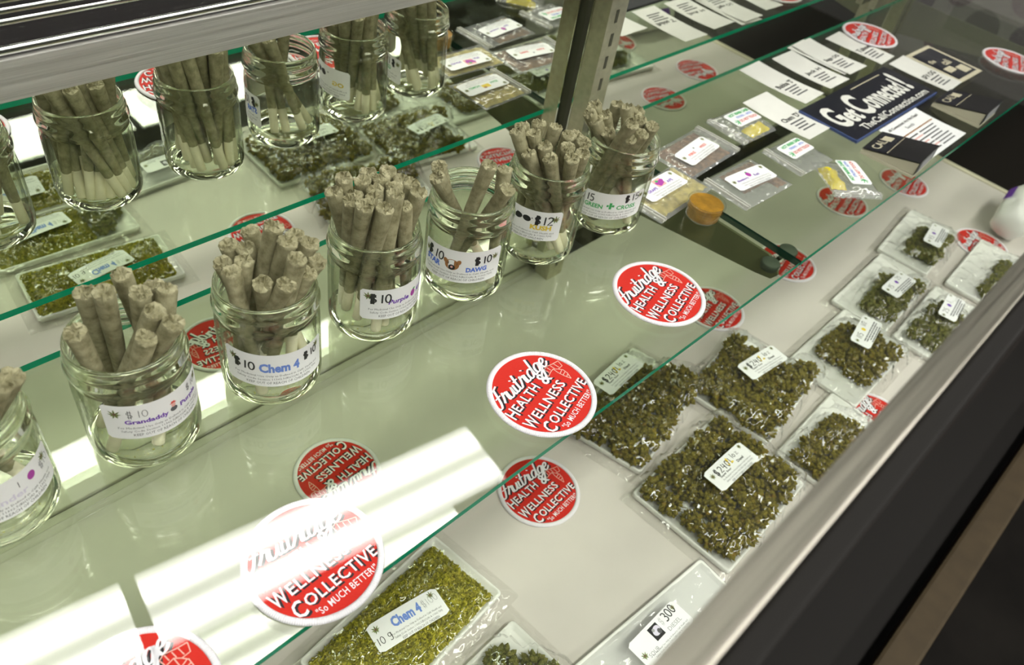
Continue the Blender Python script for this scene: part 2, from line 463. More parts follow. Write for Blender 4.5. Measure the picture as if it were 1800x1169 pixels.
def smooth_line(pts, n=5):
    out_ = []; m_ = len(pts)
    for i in range(m_ - 1):
        p0, p1, p2, p3 = (Vector(pts[max(0, min(m_ - 1, j))]) for j in (i - 1, i, i + 1, i + 2))
        for k in range(n):
            t = k / n
            out_.append(.5 * ((2 * p1) + (-p0 + p2) * t + (2 * p0 - 5 * p1 + 4 * p2 - p3) * t * t + (-p0 + 3 * p1 - 3 * p2 + p3) * t ** 3))
    out_.append(Vector(pts[-1])); return out_
SCRIPT = {
    'F': (.52, [[(.0, .80), (.10, .95), (.35, .90), (.66, 1.0)], [(.42, .93), (.36, .6), (.29, .25), (.18, .0), (.03, -.04), (-.04, .08)], [(.14, .47), (.52, .50)]]),
    'r': (.42, [[(-.06, .04), (.08, .30), (.14, .53), (.19, .42), (.33, .46), (.30, .22), (.33, .02), (.44, .06)]]),
    'u': (.50, [[(-.02, .46), (-.03, .16), (.06, .0), (.22, .08), (.33, .46)], [(.33, .46), (.31, .12), (.38, .0), (.50, .06)]]),
    'i': (.22, [[(.0, .46), (-.02, .12), (.06, .0), (.20, .06)], [(.03, .68), (.05, .74)]]),
    't': (.25, [[(.07, .88), (.02, .4), (.02, .08), (.10, .0), (.24, .06)], [(-.10, .52), (.22, .55)]]),
    'd': (.54, [[(.34, .38), (.20, .49), (.03, .36), (-.01, .14), (.08, .0), (.22, .06), (.36, .38)], [(.44, 1.0), (.37, .4), (.36, .06), (.44, .0), (.54, .06)]]),
    'g': (.46, [[(.34, .38), (.20, .49), (.03, .36), (-.01, .14), (.08, .02), (.22, .08), (.36, .42)], [(.37, .46), (.33, .0), (.22, -.36), (.06, -.40), (.02, -.26), (.26, -.04), (.48, .10)]]),
    'e': (.38, [[(.0, .20), (.20, .26), (.29, .39), (.19, .49), (.05, .38), (.0, .18), (.09, .0), (.26, .03), (.40, .18)]]),
}
def script_word(P, word, x0, x1, y0, rot, mat, off, name, wid=.12, slant=.30):
    tot = sum(SCRIPT[c_][0] for c_ in word); s = (x1 - x0) / tot; ca, sa = math.cos(rot), math.sin(rot); k = 0.
    P.k += 1
    for c_ in word:
        for st in SCRIPT[c_][1]:
            pts = [Vector((k + q.x + slant * q.y, q.y)) * s for q in smooth_line(st)]
            vs_ = []; fs = []
            for i, q in enumerate(pts):
                d = pts[min(i + 1, len(pts) - 1)] - pts[max(i - 1, 0)]
                if d.length == 0: d = Vector((1, 0))
                d.normalize(); wv = s * wid * (.62 + .60 * abs(d.y)); n_ = Vector((-d.y, d.x)) * wv / 2
                for r_ in (q + n_, q - n_): vs_.append((x0 + r_.x * ca - r_.y * sa, y0 + r_.x * sa + r_.y * ca))
                if i: fs.append((2 * i - 2, 2 * i - 1, 2 * i + 1, 2 * i))
            P.poly(mat, vs_, fs, off, name)
        k += SCRIPT[c_][0]

# ================================================================== the room
CEIL = 2.43
FLOOR = -1.00
mb = MB(); mb.box(-4, 6.5, -7, 4, CEIL + .004, CEIL + .06); tag(mb.obj('ceiling', M['ceiling']), kind='structure')
mb = MB(); mb.box(-4, 6.5, -7, 4, FLOOR - .05, FLOOR); tag(mb.obj('floor', M['floor']), kind='structure')
WX = 2.20
mb = MB(); mb.box(WX, WX + .08, -1.6, 2.2, FLOOR, .75); wall = tag(mb.obj('wall_right', M['wall']), kind='structure')

def troffer(cx, cy, rz, L=1.19, W=.27, label='', z=CEIL, mat='lamp'):
    """recessed fluorescent fixture: white frame, diffuser lit by three tubes"""
    t = thing('ceiling_light', label, 'light', (cx, cy, z), rz, 'ceiling lights')
    f = MB()
    for (x0, x1, y0, y1) in ((-L / 2 - .02, L / 2 + .02, -W / 2 - .02, -W / 2), (-L / 2 - .02, L / 2 + .02, W / 2, W / 2 + .02), (-L / 2 - .02, -L / 2, -W / 2, W / 2), (L / 2, L / 2 + .02, -W / 2, W / 2)):
        f.box(x0, x1, y0, y1, -.012, .004)
    f.obj('frame', M['ceiling'], t)
    d = MB(); d.box(-L / 2, L / 2, -W / 2, W / 2, -.008, .0); d.obj('diffuser', M[mat], t)
    return t

m, nt, out = new_mat('lit_diffuser')
em = nt.nodes.new('ShaderNodeEmission'); em.inputs[0].default_value = (1., .985, .93, 1)
sx = nt.nodes.new('ShaderNodeSeparateXYZ'); nt.links.new(coords(nt), sx.inputs[0])
cs = math_node(nt, 'COSINE', math_node(nt, 'MULTIPLY', sx.outputs['Y'], 6.28318 / .135))
pk = math_node(nt, 'POWER', math_node(nt, 'ADD', math_node(nt, 'MULTIPLY', cs, -.5), .5), 1.3)      # two tubes behind the diffuser
st_ = math_node(nt, 'MULTIPLY', math_node(nt, 'ADD', math_node(nt, 'MULTIPLY', pk, 1.35), .38), LAMP)
nt.links.new(st_, em.inputs[1]); nt.links.new(em.outputs[0], out.inputs[0]); M['lamp'] = m
m, nt, out = new_mat('lit_opal_diffuser')
em = nt.nodes.new('ShaderNodeEmission'); em.inputs[0].default_value = (1., .985, .93, 1); em.inputs[1].default_value = LAMP * 1.45
nt.links.new(em.outputs[0], out.inputs[0]); M['lamp_opal'] = m
ang = math.atan2(.68 - .87, 1.20 - .03)
def row(k):      # centres of fixtures in the row above the case
    u = Vector((math.cos(ang), math.sin(ang))); n_ = Vector((-u.y, u.x))
    base = Vector((.03, .87)) - n_ * .100
    return base + u * (.595 + k * 1.235)
for k, lb in ((0, 'long fluorescent ceiling light above the display case, paired end to end with another'), (-1, 'long fluorescent ceiling light above the near end of the display case')):
    c_ = row(k); troffer(c_.x, c_.y, ang, label=lb)
for k in range(4):
    troffer(-.35 + k * 1.235, -4.19, 0, W=.44, mat='lamp_opal', label='fluorescent ceiling light in the far row across the shop floor')
for k in range(5):  # row added out of view to light the case from the front
    troffer(-1.9 + k * 1.235, -1.75, 0, W=.36, mat='lamp_opal', label='unseen ceiling light added above the customers to brighten the case from the front')

# ================================================================== the display case
CASE = thing('display_case', 'steel framed glass display case with mirrored back and pale grey deck', 'display case', (0, 0, FLOOR))
def cpart(mb, name, mat, smooth=False, bevel=0.):
    o = mb.obj(name, mat, CASE, smooth, bevel); o.location = (0, 0, -FLOOR); return o
X0, X1, XEND = -1.1, 1.31, 1.86
mb = MB(); mb.box(X0, X1, DECK_FRONT + .008, -.0118, DZ - .012, DZ); cpart(mb, 'deck', M['deck'], bevel=.0015)
mb = MB(); mb.box(X1, X1 + .012, DECK_FRONT + .008, -.0118, DZ - .012, DZ + .0012); cpart(mb, 'deck_trim', M['cream'])
mb = MB(); mb.box(X0, XEND, DECK_FRONT - .02, .02, DZ - .05, DZ - .013); cpart(mb, 'base_board', M['black'])
mb = MB(); mb.box(X1 + .012, XEND, DECK_FRONT + .008, .0, DZ - .012, DZ - .002); cpart(mb, 'dark_deck', M['black'])
# front: glass pane under a brushed steel top rail
def skew(q): return Vector((q.x, q.y + .009 * (q.x + .05), q.z))
mb = MB(); mb.box(X0, XEND, -.5003, -.4888, TOPZ - .022, TOPZ - .0005, xf=skew); cpart(mb, 'front_rail', M['steel_top'], bevel=.0008)
mb = MB(); mb.box(X0, XEND, -.5092, -.5005, TOPZ - .030, TOPZ - .004, xf=skew); cpart(mb, 'outer_channel', M['front_dark'], bevel=.0015)
mb = MB(); mb.box(X0, XEND, DECK_FRONT, DECK_FRONT + .004, DZ - .012, TOPZ - .031); cpart(mb, 'front_pane', M['pane'])
mb = MB(); mb.box(X0, XEND, -.515, -.44, FLOOR + .0, DZ - .0505); cpart(mb, 'front_panel', M['front_dark'])
mb = MB(); mb.box(X0, XEND, -.690, -.640, -.635, -.60); cpart(mb, 'kick_rail', M['bronze'], bevel=.006)
mb = MB(); mb.box(X0, XEND, -.665, -.516, -.66, -.636); cpart(mb, 'kick_ledge', M['front_dark'])
# glass top
mb = MB(); mb.box(X0, XEND - .02, -.4990, .0180, TOPZ + .0004, TOPZ + .0064); cpart(mb, 'top_pane', M['top_glass'])
# rear top track above the mirrors
mb = MB(); mb.box(X0, .438, -.0045, .02, .1800, .2060); cpart(mb, 'top_rail', M['steel'], bevel=.0006)
for z_, r_ in ((.2100, .0034), (.2262, .0026), (.2325, .0026), (.2385, .0026)):
    mb = MB(); mb.lathe([(r_, 0), (r_, .438 - X0)], 24, xf=lambda q: Vector((X0 + q.z, .0002 + q.x, z_ + q.y))); cpart(mb, 'polished_bead', M['chrome'], True)
mb = MB(); mb.box(X0, .438, -.0015, .02, .2065, .262); cpart(mb, 'upper_track', M['dark_gloss'])
# sliding mirrors; the right one runs in the rear track
mb = MB(); mb.box(X0, .452, -.0015, .0025, DZ - .004, .1795); cpart(mb, 'mirror_door', M['mirror'])
mb = MB(); mb.box(.452, 1.40, .006, .010, DZ - .004, .24); cpart(mb, 'mirror_door', M['mirror'])
mb = MB(); mb.box(X0, .452, -.0106, -.0016, DZ - .0125, DZ - .0030); cpart(mb, 'bottom_track', M['deck'])
mb = MB(); mb.box(.452, 1.40, -.0112, .0058, DZ - .0125, DZ - .006); cpart(mb, 'bottom_track', M['black'])
# slotted uprights
def upright(xa, xb, z0, z1):
    mb = MB(); mb.box(xa, xb - .012, -.0325, -.0115, z0, z1)
    for i in range(3): mb.box(xb - .0118 + i * .004, xb - .0095 + i * .004, -.0320 + .003 * i, -.019, z0, z1)
    mb.box(xb - .012, xb - .0002, -.0225, -.019, z0, z1)
    u = cpart(mb, 'upright', M['upright'], bevel=.0005)
    s = MB(); s.box(xa + .0025, xb - .004, -.0114, .0055, z0, z1); s.obj('dark_gap_fill', M['slot'], u)  # solid box; the darkness of the gap by the mirror is in its colour
    s = MB(); s.box(xa - .0006, xa + .0022, -.0114, -.0100, z0, z1); s.obj('bright_lip', M['chrome'], u)
    z = z0 + .02; xm = (xa + xb - .012) / 2
    while z < z1 - .03:
        s = MB(); s.box(xm - .0022, xm + .0022, -.0329, -.0315, z, z + .014); s.obj('slot', M['slot'], u); z += .0255
upright(.443, .482, DZ, .25)
upright(1.335, 1.385, DZ, .25)
mb = MB(); mb.box(1.25, 1.40, -.012, .0, -.02, .20); cpart(mb, 'corner_plate', M['upright'])
# far end
mb = MB(); mb.box(XEND - .012, XEND, -.50, .02, DZ - .05, -.178); cpart(mb, 'end_kick', M['endpanel'])
mb = MB(); mb.box(XEND - .008, XEND - .002, -.50, .02, -.177, .19); cpart(mb, 'end_pane', M['pane'])
mb = MB(); mb.box(XEND - .014, XEND + .002, -.50, .02, -.178, -.173); cpart(mb, 'end_bead', M['upright'])
# painted dots on the wall beyond the end pane
for (yy, zz, rr, mt) in ((.019, -.259, .044, 'dot_green'), (.200, -.247, .040, 'dot_purple'), (.108, -.200, .036, 'dot_wine'), (-.100, -.250, .044, 'dot_purple'), (-.055, -.160, .042, 'dot_wine'), (.10, -.33, .04, 'dot_wine'), (.06, -.11, .042, 'dot_green'), (-.19, -.16, .042, 'dot_green'), (-.15, -.34, .042, 'dot_wine'), (.25, -.14, .042, 'dot_green'), (-.01, -.04, .042, 'dot_purple')):
    d = MB(); d.lathe([(0, 0), (rr, 0), (rr, .0015), (0, .0015)], 40, xf=lambda q: Vector((WX - .0002 - q.z, yy + q.x, zz + q.y)))
    d.obj('painted_dot', M[mt], wall)

# ------------------------------------------------------------------ shelf brackets and glass shelves
def bracket(x, label):
    t = thing('shelf_bracket', label, 'bracket', (x, 0, 0), 0, 'shelf brackets')
    a = MB()
    pr = [(-.030, -.012), (-.285, -.012), (-.297, -.017), (-.303, -.028), (-.298, -.036), (-.28, -.040), (-.030, -.075)]
    n_ = len(pr)
    a.add([(-.0016, y, z) for y, z in pr] + [(.0016, y, z) for y, z in pr], [tuple(range(n_)), tuple(range(2 * n_ - 1, n_ - 1, -1))] + [(i, (i + 1) % n_, n_ + (i + 1) % n_, n_ + i) for i in range(n_)])
    a.obj('arm', M['bracket'], t)
    c_ = MB(); c_.box(-.024, .024, -.2985, -.2935, -.016, -.011); c_.obj('cross_pin', M['chrome'], t)
    for s in (-1, 1):
        q = MB(); q.lathe([(0, -.0145), (.0088, -.0145), (.0098, -.0105), (.0098, -.0072), (.0085, -.00605), (0, -.00605)], 24, xf=lambda v: Vector((v.x + s * .0175, v.y - .296, v.z))); q.obj('rubber_pad', M['rubber'], t, True)
    return t
bracket(.4595, 'olive steel shelf bracket with two round rubber pads where the two glass shelves meet')
b2 = bracket(1.36, 'olive steel shelf bracket at the dark far end of the glass shelf')

def shelf(xa, xb, label):
    me = MB(); y0, y1 = SH_FRONT, SH_BACK
    vs_ = [(x, y, z) for x in (xa, xb) for y in (y0, y1) for z in (-SH_T, 0)]
    me.add(vs_, [(0, 2, 6, 4), (1, 5, 7, 3)], 0)
    me.add(vs_, [(0, 4, 5, 1), (2, 3, 7, 6)], 1)
    me.add(vs_, [(0, 1, 3, 2), (4, 6, 7, 5)], 2)
    o = me.obj('glass_shelf', [M['glass'], M['glass_edge'], M['glass_end']])
    return tag(o, label, 'shelf', 'glass shelves')
shelf(-1.05, .4578, 'clear green edged glass shelf carrying the row of jars')
shelf(.4612, 1.82, 'clear green edged glass shelf carrying the small bags, cards and black sign')

# ================================================================== jars and joints
JAR_OUT = [(0, .0016), (.018, .0014), (.024, .0006), (.0285, .0), (.0325, .0007), (.0346, .003), (.0354, .0075), (.0356, .014), (.0356, .060), (.0353, .0645), (.0343, .0685), (.0338, .0712), (.0346, .0733), (.0359, .0752), (.0362, .0772), (.0356, .0790), (.0343, .0805), (.0339, .0818), (.0346, .0832), (.0349, .0847), (.0344, .0862), (.0335, .0874), (.0333, .0890), (.0336, .0905), (.0333, .0922), (.0322, .0931)]
JAR_IN = [(.0311, .0925), (.0306, .0905), (.0306, .082), (.0312, .075), (.0322, .069), (.0326, .0625), (.0327, .055), (.0327, .013), (.0320, .0085), (.0295, .0062), (.022, .0052), (.0, .0058)]
jar_mesh = MB().lathe(JAR_OUT + JAR_IN, 80).mesh('glass_body', [M['jar_glass'], M['jar_neck']], True)
for p_ in jar_mesh.polygons:
    if p_.center.z > .0665 or p_.center.z < .0062: p_.material_index = 1
JX = [(-.2155, -.1330), (-.1209, -.1333), (-.0264, -.1380), (.0712, -.1312), (.1632, -.1393), (.2526, -.1428), (.3439, -.1512)]
rnd = random.Random(5)

def crumbs(parent, n, seed):
    r0 = random.Random(seed); mb = MB()
    for _ in range(n):
        a = r0.uniform(0, 6.283); r = .0305 * math.sqrt(r0.uniform(.5, 1)) if r0.random() < .75 else .028 * r0.random()
        r = min(r, .0305); s = r0.uniform(.0003, .0009); x, y, z = r * math.cos(a), r * math.sin(a), .0062 + (.002 if r > .029 else 0)
        p4 = [(x + r0.uniform(-s, s), y + r0.uniform(-s, s), z + r0.uniform(0, s)) for _ in range(4)]
        mb.add(p4, [(0, 1, 2), (0, 2, 3), (0, 3, 1), (1, 3, 2)])
    tag(mb.obj('herb_crumbs', M['shake'], parent), kind='stuff')

def jar_label(jar, az, z0, tilt, W, H, draw):
    def mp(u, v, off):
        a = R(az) + u / .0358
        r = .03575 + off
        return Vector((r * math.cos(a), r * math.sin(a), z0 + v + tilt * u / (W / 2)))
    mb = MB(); rounded_sheet(mb, W, H, mp, 0., .0022, 36)
    lb = mb.obj('label', M['paper'], jar, True)
    P = Print(mp); draw(P); P.build(lb)
    return lb

def d_lavender(P):
    P.leaf(.0285, .0085, .0042); P.hand('$10', .024, .0015, .006, .0005, 'pencil', .1)
    P.rect(-.03, .008, .0045, .0095, 'ink', .0002, 'marker_bar'); P.disc(.0165, .0065, .0028, .0034, 'ink_magenta')
    P.text('Lavender', -.02, .012, -.0025, .0025, 'ink_lilac', bold=.02)
    fine_print(P, -.031, .031, -.0035, .0033)
def d_grandaddy(P):
    P.leaf(-.029, .0075, .005); P.hand('$10', -.0225, .0045, .0062, .0004, 'ink_grey', 0, 1.0)
    P.text('Grandaddy', -.0245, .0015, -.0025, .0025, 'ink_purple', bold=.035, name='heading')
    P.disc(.0055, .0015, .0026, .0022, 'ink_grey'); P.disc(.0056, .0048, .0016, .0018, 'ink_pink', .00015); P.rect(.0034, .0078, .0062, .0069, 'ink_red', .00016); P.rect(.0042, .0069, .0069, .0082, 'ink_red', .00016)
    P.text('Purple', .0105, .0275, -.0020, .0030, 'ink_purple', bold=.035, name='heading')
    P.hand('$10', .018, .0062, .0055, .0004, 'ink_grey', 0, 1.0); P.leaf(.0305, .0095, .0042)
    fine_print(P, -.029, .031, -.0032, .0033)
def d_chem(P):
    P.leaf(-.0315, .0085, .0045); P.hand('#10', -.031, .0005, .0078, .0012, 'ink', -.05, .9)
    P.text('Chem 4', -.0135, .0145, -.0015, .0075, 'ink_cyanblue', bold=.045, name='heading')
    P.hand('#10', .0185, .0035, .0066, .0011, 'ink', .05, .95); P.leaf(.031, .0105, .0042)
    fine_print(P, -.031, .031, -.0030, .0034)
def d_purple(P):
    P.leaf(-.0305, .0085, .0048); P.hand('#10', -.029, .002, .0085, .0013, 'ink', 0, .95)
    P.text('Purple', -.015, .0035, -.0015, .0045, 'ink_purple', shear=.15, bold=.03, name='heading')
    P.disc(.0085, .0025, .0028, .0034, 'ink_magenta'); P.disc(.0098, .0062, .0016, .0009, 'ink_green', .00018)
    P.text('Kush', .0135, .0265, -.0005, .0045, 'ink_purple', shear=.15, bold=.03, name='heading')
    P.hand('#10', .021, .0065, .0066, .0011, 'ink', 0, .95)
    fine_print(P, -.030, .031, -.0025, .0034)
def d_star(P):
    P.leaf(-.0325, .0075, .004); P.hand('#10', -.031, .0045, .0085, .0012, 'ink', -.1, 1.0)
    P.text('STAR', -.0325, -.0165, -.0035, .0025, 'ink_blue', bold=.05, rot=-.1, name='heading')
    # brown dog head in dark glasses
    P.disc(-.006, .0015, .0062, .0055, 'ink_brown', .00012, 18); P.disc(-.0115, .0045, .002, .003, 'ink_brown', .00013, 10, rot=.5); P.disc(-.0005, .0045, .002, .003, 'ink_brown', .00013, 10, rot=-.5)
    P.rect(-.0105, -.0015, .0018, .0042, 'ink', .00016); P.disc(-.006, -.0012, .003, .0028, 'ink', .00015, 12); P.disc(-.006, -.0008, .0011, .0012, 'ink_pink', .00018, 8)
    P.text('DAWG', .006, .0235, -.0045, .0005, 'ink_blue', bold=.05, rot=.03, name='heading')
    P.hand('#10', .013, .0028, .0075, .0012, 'ink', .05, .95); P.leaf(.0305, .0075, .0042)
    fine_print(P, -.0325, .031, -.0050, .0031)
def d_kush(P):
    P.text('OG', -.030, -.017, -.003, .002, 'ink_yellow', bold=.03, name='heading')
    for s in (-1, 1): P.disc(-.0035 + s * .0042 + .004, .0058, .0040, .0030, 'ink', .00014, 14, rot=-.2 * s)
    P.strokes([[(-.012, .0085), (-.004, .0085), (.010, .0072)]], 0, 0, 1., .0011, 'ink')
    P.hand('#12', .0125, .002, .0085, .0013, 'ink', 0, .9); P.leaf(.0305, .0075, .0048)
    P.text('KUSH', .009, .028, -.0040, .0012, 'ink_yellow', bold=.05, name='heading')
    fine_print(P, -.033, .031, -.0052, .0030)
def d_cross(P):
    P.leaf(-.032, .008, .0042); P.hand('#15', -.028, .0035, .0075, .0012, 'ink', 0, .95)
    P.text('GREEN', -.0225, -.0035, -.003, .0018, 'ink_green', bold=.03, name='heading')
    P.rect(.0, .0072, .0, .0024, 'ink_green', .00014); P.rect(.0024, .0048, -.0024, .0048, 'ink_green', .00016)
    P.text('CROSS', .0095, .028, -.003, .0018, 'ink_green', bold=.03, name='heading')
    P.hand('#15', .0165, .0045, .0072, .001, 'ink', .1, .95); P.leaf(.0325, .0085, .004)
    fine_print(P, -.031, .031, -.0042, .0031)

JARS = [
    ('glass jar with a faded lilac lettered label and black marker bar', -85, .043, -.002, .073, .031, d_lavender),
    ('glass jar labelled in purple lettering with faint pencilled prices', -86, .0495, -.003, .073, .0315, d_grandaddy),
    ('glass jar labelled in large soft blue lettering between two scribbled black prices', -112, .0390, -.003, .076, .0315, d_chem),
    ('fullest glass jar, tightly packed, with purple lettering and a grape picture', -86, .0420, -.002, .073, .0300, d_purple),
    ('half empty glass jar whose label shows a brown dog in dark glasses', -143, .0400, .003, .073, .0330, d_star),
    ('glass jar whose label shows black sunglasses above yellow lettering', -169, .0450, .002, .073, .0310, d_kush),
    ('glass jar with a green cross and green lettering on its label', -147, .0345, .006, .073, .0290, d_cross),
]
jar_objs = []
for i, ((x, y), (lb, az, z0, tilt, W_, H_, fn)) in enumerate(zip(JX, JARS)):
    t = thing('glass_jar', lb, 'jar', (x, y, 0.0), 0, 'jars along the glass shelf')
    link('glass_body', jar_mesh, t)
    jar_label(t, az, z0, tilt, W_, H_, fn)
    crumbs(t, 220, 40 + i)
    jar_objs.append(t)

# joints: bottom point and top point in metres
JOINTS = [
    [(-0.2380, -0.1289, 0.0075, -0.1915, -0.1610, 0.1220), (-0.2381, -0.1173, 0.0075, -0.1845, -0.1530, 0.1150), (-0.1915, -0.1390, 0.0075, -0.2455, -0.1130, 0.1120)],
    [(-0.1335, -0.1313, 0.0075, -0.1474, -0.1428, 0.1176), (-0.1271, -0.1065, 0.0075, -0.1294, -0.1145, 0.1169), (-0.1220, -0.1131, 0.0075, -0.1242, -0.1329, 0.1288), (-0.0979, -0.1186, 0.0075, -0.1068, -0.1147, 0.1204), (-0.1099, -0.1401, 0.0075, -0.0937, -0.1270, 0.1140), (-0.1227, -0.1534, 0.0075, -0.0912, -0.1389, 0.1183), (-0.1156, -0.1299, 0.0075, -0.1068, -0.1386, 0.1233), (-0.1432, -0.1172, 0.0075, -0.1059, -0.1535, 0.1194), (-0.1336, -0.1171, 0.0075, -0.1015, -0.1658, 0.1171), (-0.1469, -0.1399, 0.0075, -0.1164, -0.1606, 0.1090)],
    [(-0.0120, -0.1152, 0.0075, -0.0379, -0.1152, 0.1123), (0.0010, -0.1357, 0.0075, -0.0199, -0.1121, 0.1140), (-0.0418, -0.1207, 0.0075, -0.0174, -0.1397, 0.1338), (-0.0100, -0.1378, 0.0075, 0.0002, -0.1353, 0.1176), (-0.0284, -0.1140, 0.0075, -0.0018, -0.1556, 0.1239), (-0.0358, -0.1241, 0.0075, -0.0154, -0.1515, 0.1283), (-0.0059, -0.1198, 0.0075, -0.0309, -0.1247, 0.1124), (-0.0539, -0.1363, 0.0075, -0.0395, -0.1378, 0.1145), (-0.0378, -0.1484, 0.0075, -0.0197, -0.1686, 0.1289), (-0.0365, -0.1143, 0.0075, -0.0005, -0.1623, 0.1131), (-0.0190, -0.1116, 0.0075, -0.0491, -0.1275, 0.1100), (-0.0459, -0.1558, 0.0075, -0.0511, -0.1418, 0.1145), (-0.0210, -0.1256, 0.0075, -0.0404, -0.1602, 0.1115), (-0.0475, -0.1252, 0.0075, -0.0297, -0.1713, 0.1142), (-0.0362, -0.1335, 0.0075, -0.0110, -0.1664, 0.1113)],
    [(0.0746, -0.1040, 0.0075, 0.0563, -0.1120, 0.1277), (0.0687, -0.1221, 0.0075, 0.0459, -0.1143, 0.1213), (0.0745, -0.1140, 0.0075, 0.0818, -0.1070, 0.1209), (0.0825, -0.1061, 0.0075, 0.0919, -0.1180, 0.1250), (0.0823, -0.1313, 0.0075, 0.0700, -0.1157, 0.1229), (0.0786, -0.1472, 0.0075, 0.0810, -0.1234, 0.1253), (0.0713, -0.1379, 0.0075, 0.0696, -0.1308, 0.1247), (0.0721, -0.1293, 0.0075, 0.0571, -0.1231, 0.1189), (0.0611, -0.1269, 0.0075, 0.0598, -0.1428, 0.1275), (0.0667, -0.1513, 0.0075, 0.0830, -0.1365, 0.1260), (0.0896, -0.1108, 0.0075, 0.0959, -0.1286, 0.1214), (0.0841, -0.1168, 0.0075, 0.0943, -0.1419, 0.1264), (0.0576, -0.1526, 0.0075, 0.0691, -0.1540, 0.1345), (0.0562, -0.1111, 0.0075, 0.0451, -0.1372, 0.1279), (0.0540, -0.1188, 0.0075, 0.0463, -0.1497, 0.1308), (0.0544, -0.1330, 0.0075, 0.0570, -0.1584, 0.1296), (0.0904, -0.1509, 0.0075, 0.0789, -0.1524, 0.1194), (0.0892, -0.1238, 0.0075, 0.0913, -0.1537, 0.1272)],
    [(0.1760, -0.1256, 0.0075, 0.1401, -0.1201, 0.1129), (0.1895, -0.1339, 0.0075, 0.1281, -0.1319, 0.1133), (0.1482, -0.1327, 0.0075, 0.1559, -0.1584, 0.1297), (0.1730, -0.1634, 0.0075, 0.1797, -0.1534, 0.1148), (0.1584, -0.1278, 0.0075, 0.1653, -0.1719, 0.1125)],
    [(0.2503, -0.1467, 0.0075, 0.2370, -0.1156, 0.1166), (0.2542, -0.1623, 0.0075, 0.2250, -0.1206, 0.1175), (0.2656, -0.1480, 0.0075, 0.2372, -0.1285, 0.1165), (0.2499, -0.1181, 0.0075, 0.2532, -0.1204, 0.1164), (0.2470, -0.1276, 0.0075, 0.2659, -0.1289, 0.1138), (0.2613, -0.1568, 0.0075, 0.2370, -0.1437, 0.1119), (0.2567, -0.1700, 0.0075, 0.2245, -0.1381, 0.1055), (0.2657, -0.1670, 0.0075, 0.2292, -0.1577, 0.1102), (0.2642, -0.1292, 0.0075, 0.2601, -0.1488, 0.1177), (0.2723, -0.1383, 0.0075, 0.2500, -0.1581, 0.1141), (0.2784, -0.1333, 0.0075, 0.2645, -0.1627, 0.1171), (0.2726, -0.1524, 0.0075, 0.2422, -0.1701, 0.1127), (0.2782, -0.1464, 0.0075, 0.2548, -0.1709, 0.1135), (0.2600, -0.1183, 0.0075, 0.2760, -0.1460, 0.1112)],
    [(0.3635, -0.1512, 0.0075, 0.3223, -0.1239, 0.1165), (0.3667, -0.1666, 0.0075, 0.3120, -0.1276, 0.1127), (0.3691, -0.1542, 0.0075, 0.3247, -0.1358, 0.1115), (0.3645, -0.1694, 0.0075, 0.3129, -0.1356, 0.1085), (0.3692, -0.1620, 0.0075, 0.3189, -0.1476, 0.1020), (0.3485, -0.1241, 0.0075, 0.3447, -0.1336, 0.1150), (0.3471, -0.1778, 0.0075, 0.3387, -0.1480, 0.1216), (0.3303, -0.1274, 0.0075, 0.3173, -0.1708, 0.1224), (0.3659, -0.1347, 0.0075, 0.3490, -0.1587, 0.1114), (0.3696, -0.1414, 0.0075, 0.3521, -0.1710, 0.1099), (0.3347, -0.1444, 0.0075, 0.3318, -0.1754, 0.1109), (0.3362, -0.1318, 0.0075, 0.3212, -0.1707, 0.1072), (0.3558, -0.1264, 0.0075, 0.3573, -0.1495, 0.1130)],
]

JL = .12
def joint_meshes(seed):
    r0 = random.Random(seed); seg = 22
    def rad(t): return .0042 if t < .21 else .0042 + (t - .21) / .79 * .0021
    ts = [.20, .21, .3, .4, .5, .6, .7, .8, .88, .93, .96, .98]
    vs_ = []; fs = []
    ph = r0.uniform(0, 9)
    rings = []
    for t in ts:
        rings.append([(rad(t) * (1 + .05 * noise.noise(Vector((math.cos(a) * 1.5 + ph, math.sin(a) * 1.5, t * 9)))), t * JL) for a in [2 * math.pi * k / seg for k in range(seg)]])
    # crumpled folded end
    def crown(rf, z, amp, zamp):
        out_ = []
        for k in range(seg):
            a = 2 * math.pi * k / seg; c0, s0 = math.cos(a), math.sin(a)
            n1 = noise.noise(Vector((c0 * 2.6 + ph, s0 * 2.6, rf * 3 + ph))); n2 = noise.noise(Vector((c0 * 3.3 + ph, s0 * 3.3, rf * 4 + 9)))
            out_.append((rad(1) * max(.02, rf + amp * n1), z + zamp * n2))
        return out_
    rings.append(crown(1.03, .990 * JL, .16, .0008)); rings.append(crown(1.0, JL, .26, .0020)); rings.append(crown(.80, 1.008 * JL, .45, .0034))
    rings.append(crown(.56, .998 * JL, .5, .0042)); rings.append(crown(.32, .984 * JL, .4, .0040)); rings.append(crown(.1, .990 * JL, .1, .001))
    for rg in rings:
        for k, (r, z) in enumerate(rg):
            a = 2 * math.pi * k / seg; vs_.append((r * math.cos(a), r * math.sin(a), z))
    for i in range(len(rings) - 1):
        for k in range(seg):
            k2 = (k + 1) % seg; fs.append((i * seg + k, i * seg + k2, (i + 1) * seg + k2, (i + 1) * seg + k))
    fs.append(tuple((len(rings) - 1) * seg + k for k in range(seg)))
    body = MB().add(vs_, fs).mesh('paper_roll', M['joint'], True)
    for p_ in body.polygons:
        if p_.center.z > .991 * JL: p_.use_smooth = False
    tip = MB().lathe([(.0, .003), (.0018, .003), (.0018, .0005), (.0024, .0005), (.0024, .003), (.0034, .003), (.0036, .0), (.0041, .0), (.0042, .001), (.0042, .0245), (.0, .0245)], 18).mesh('filter_tip', M['filter'], True)
    return body, tip
JV = [joint_meshes(s) for s in range(7)]
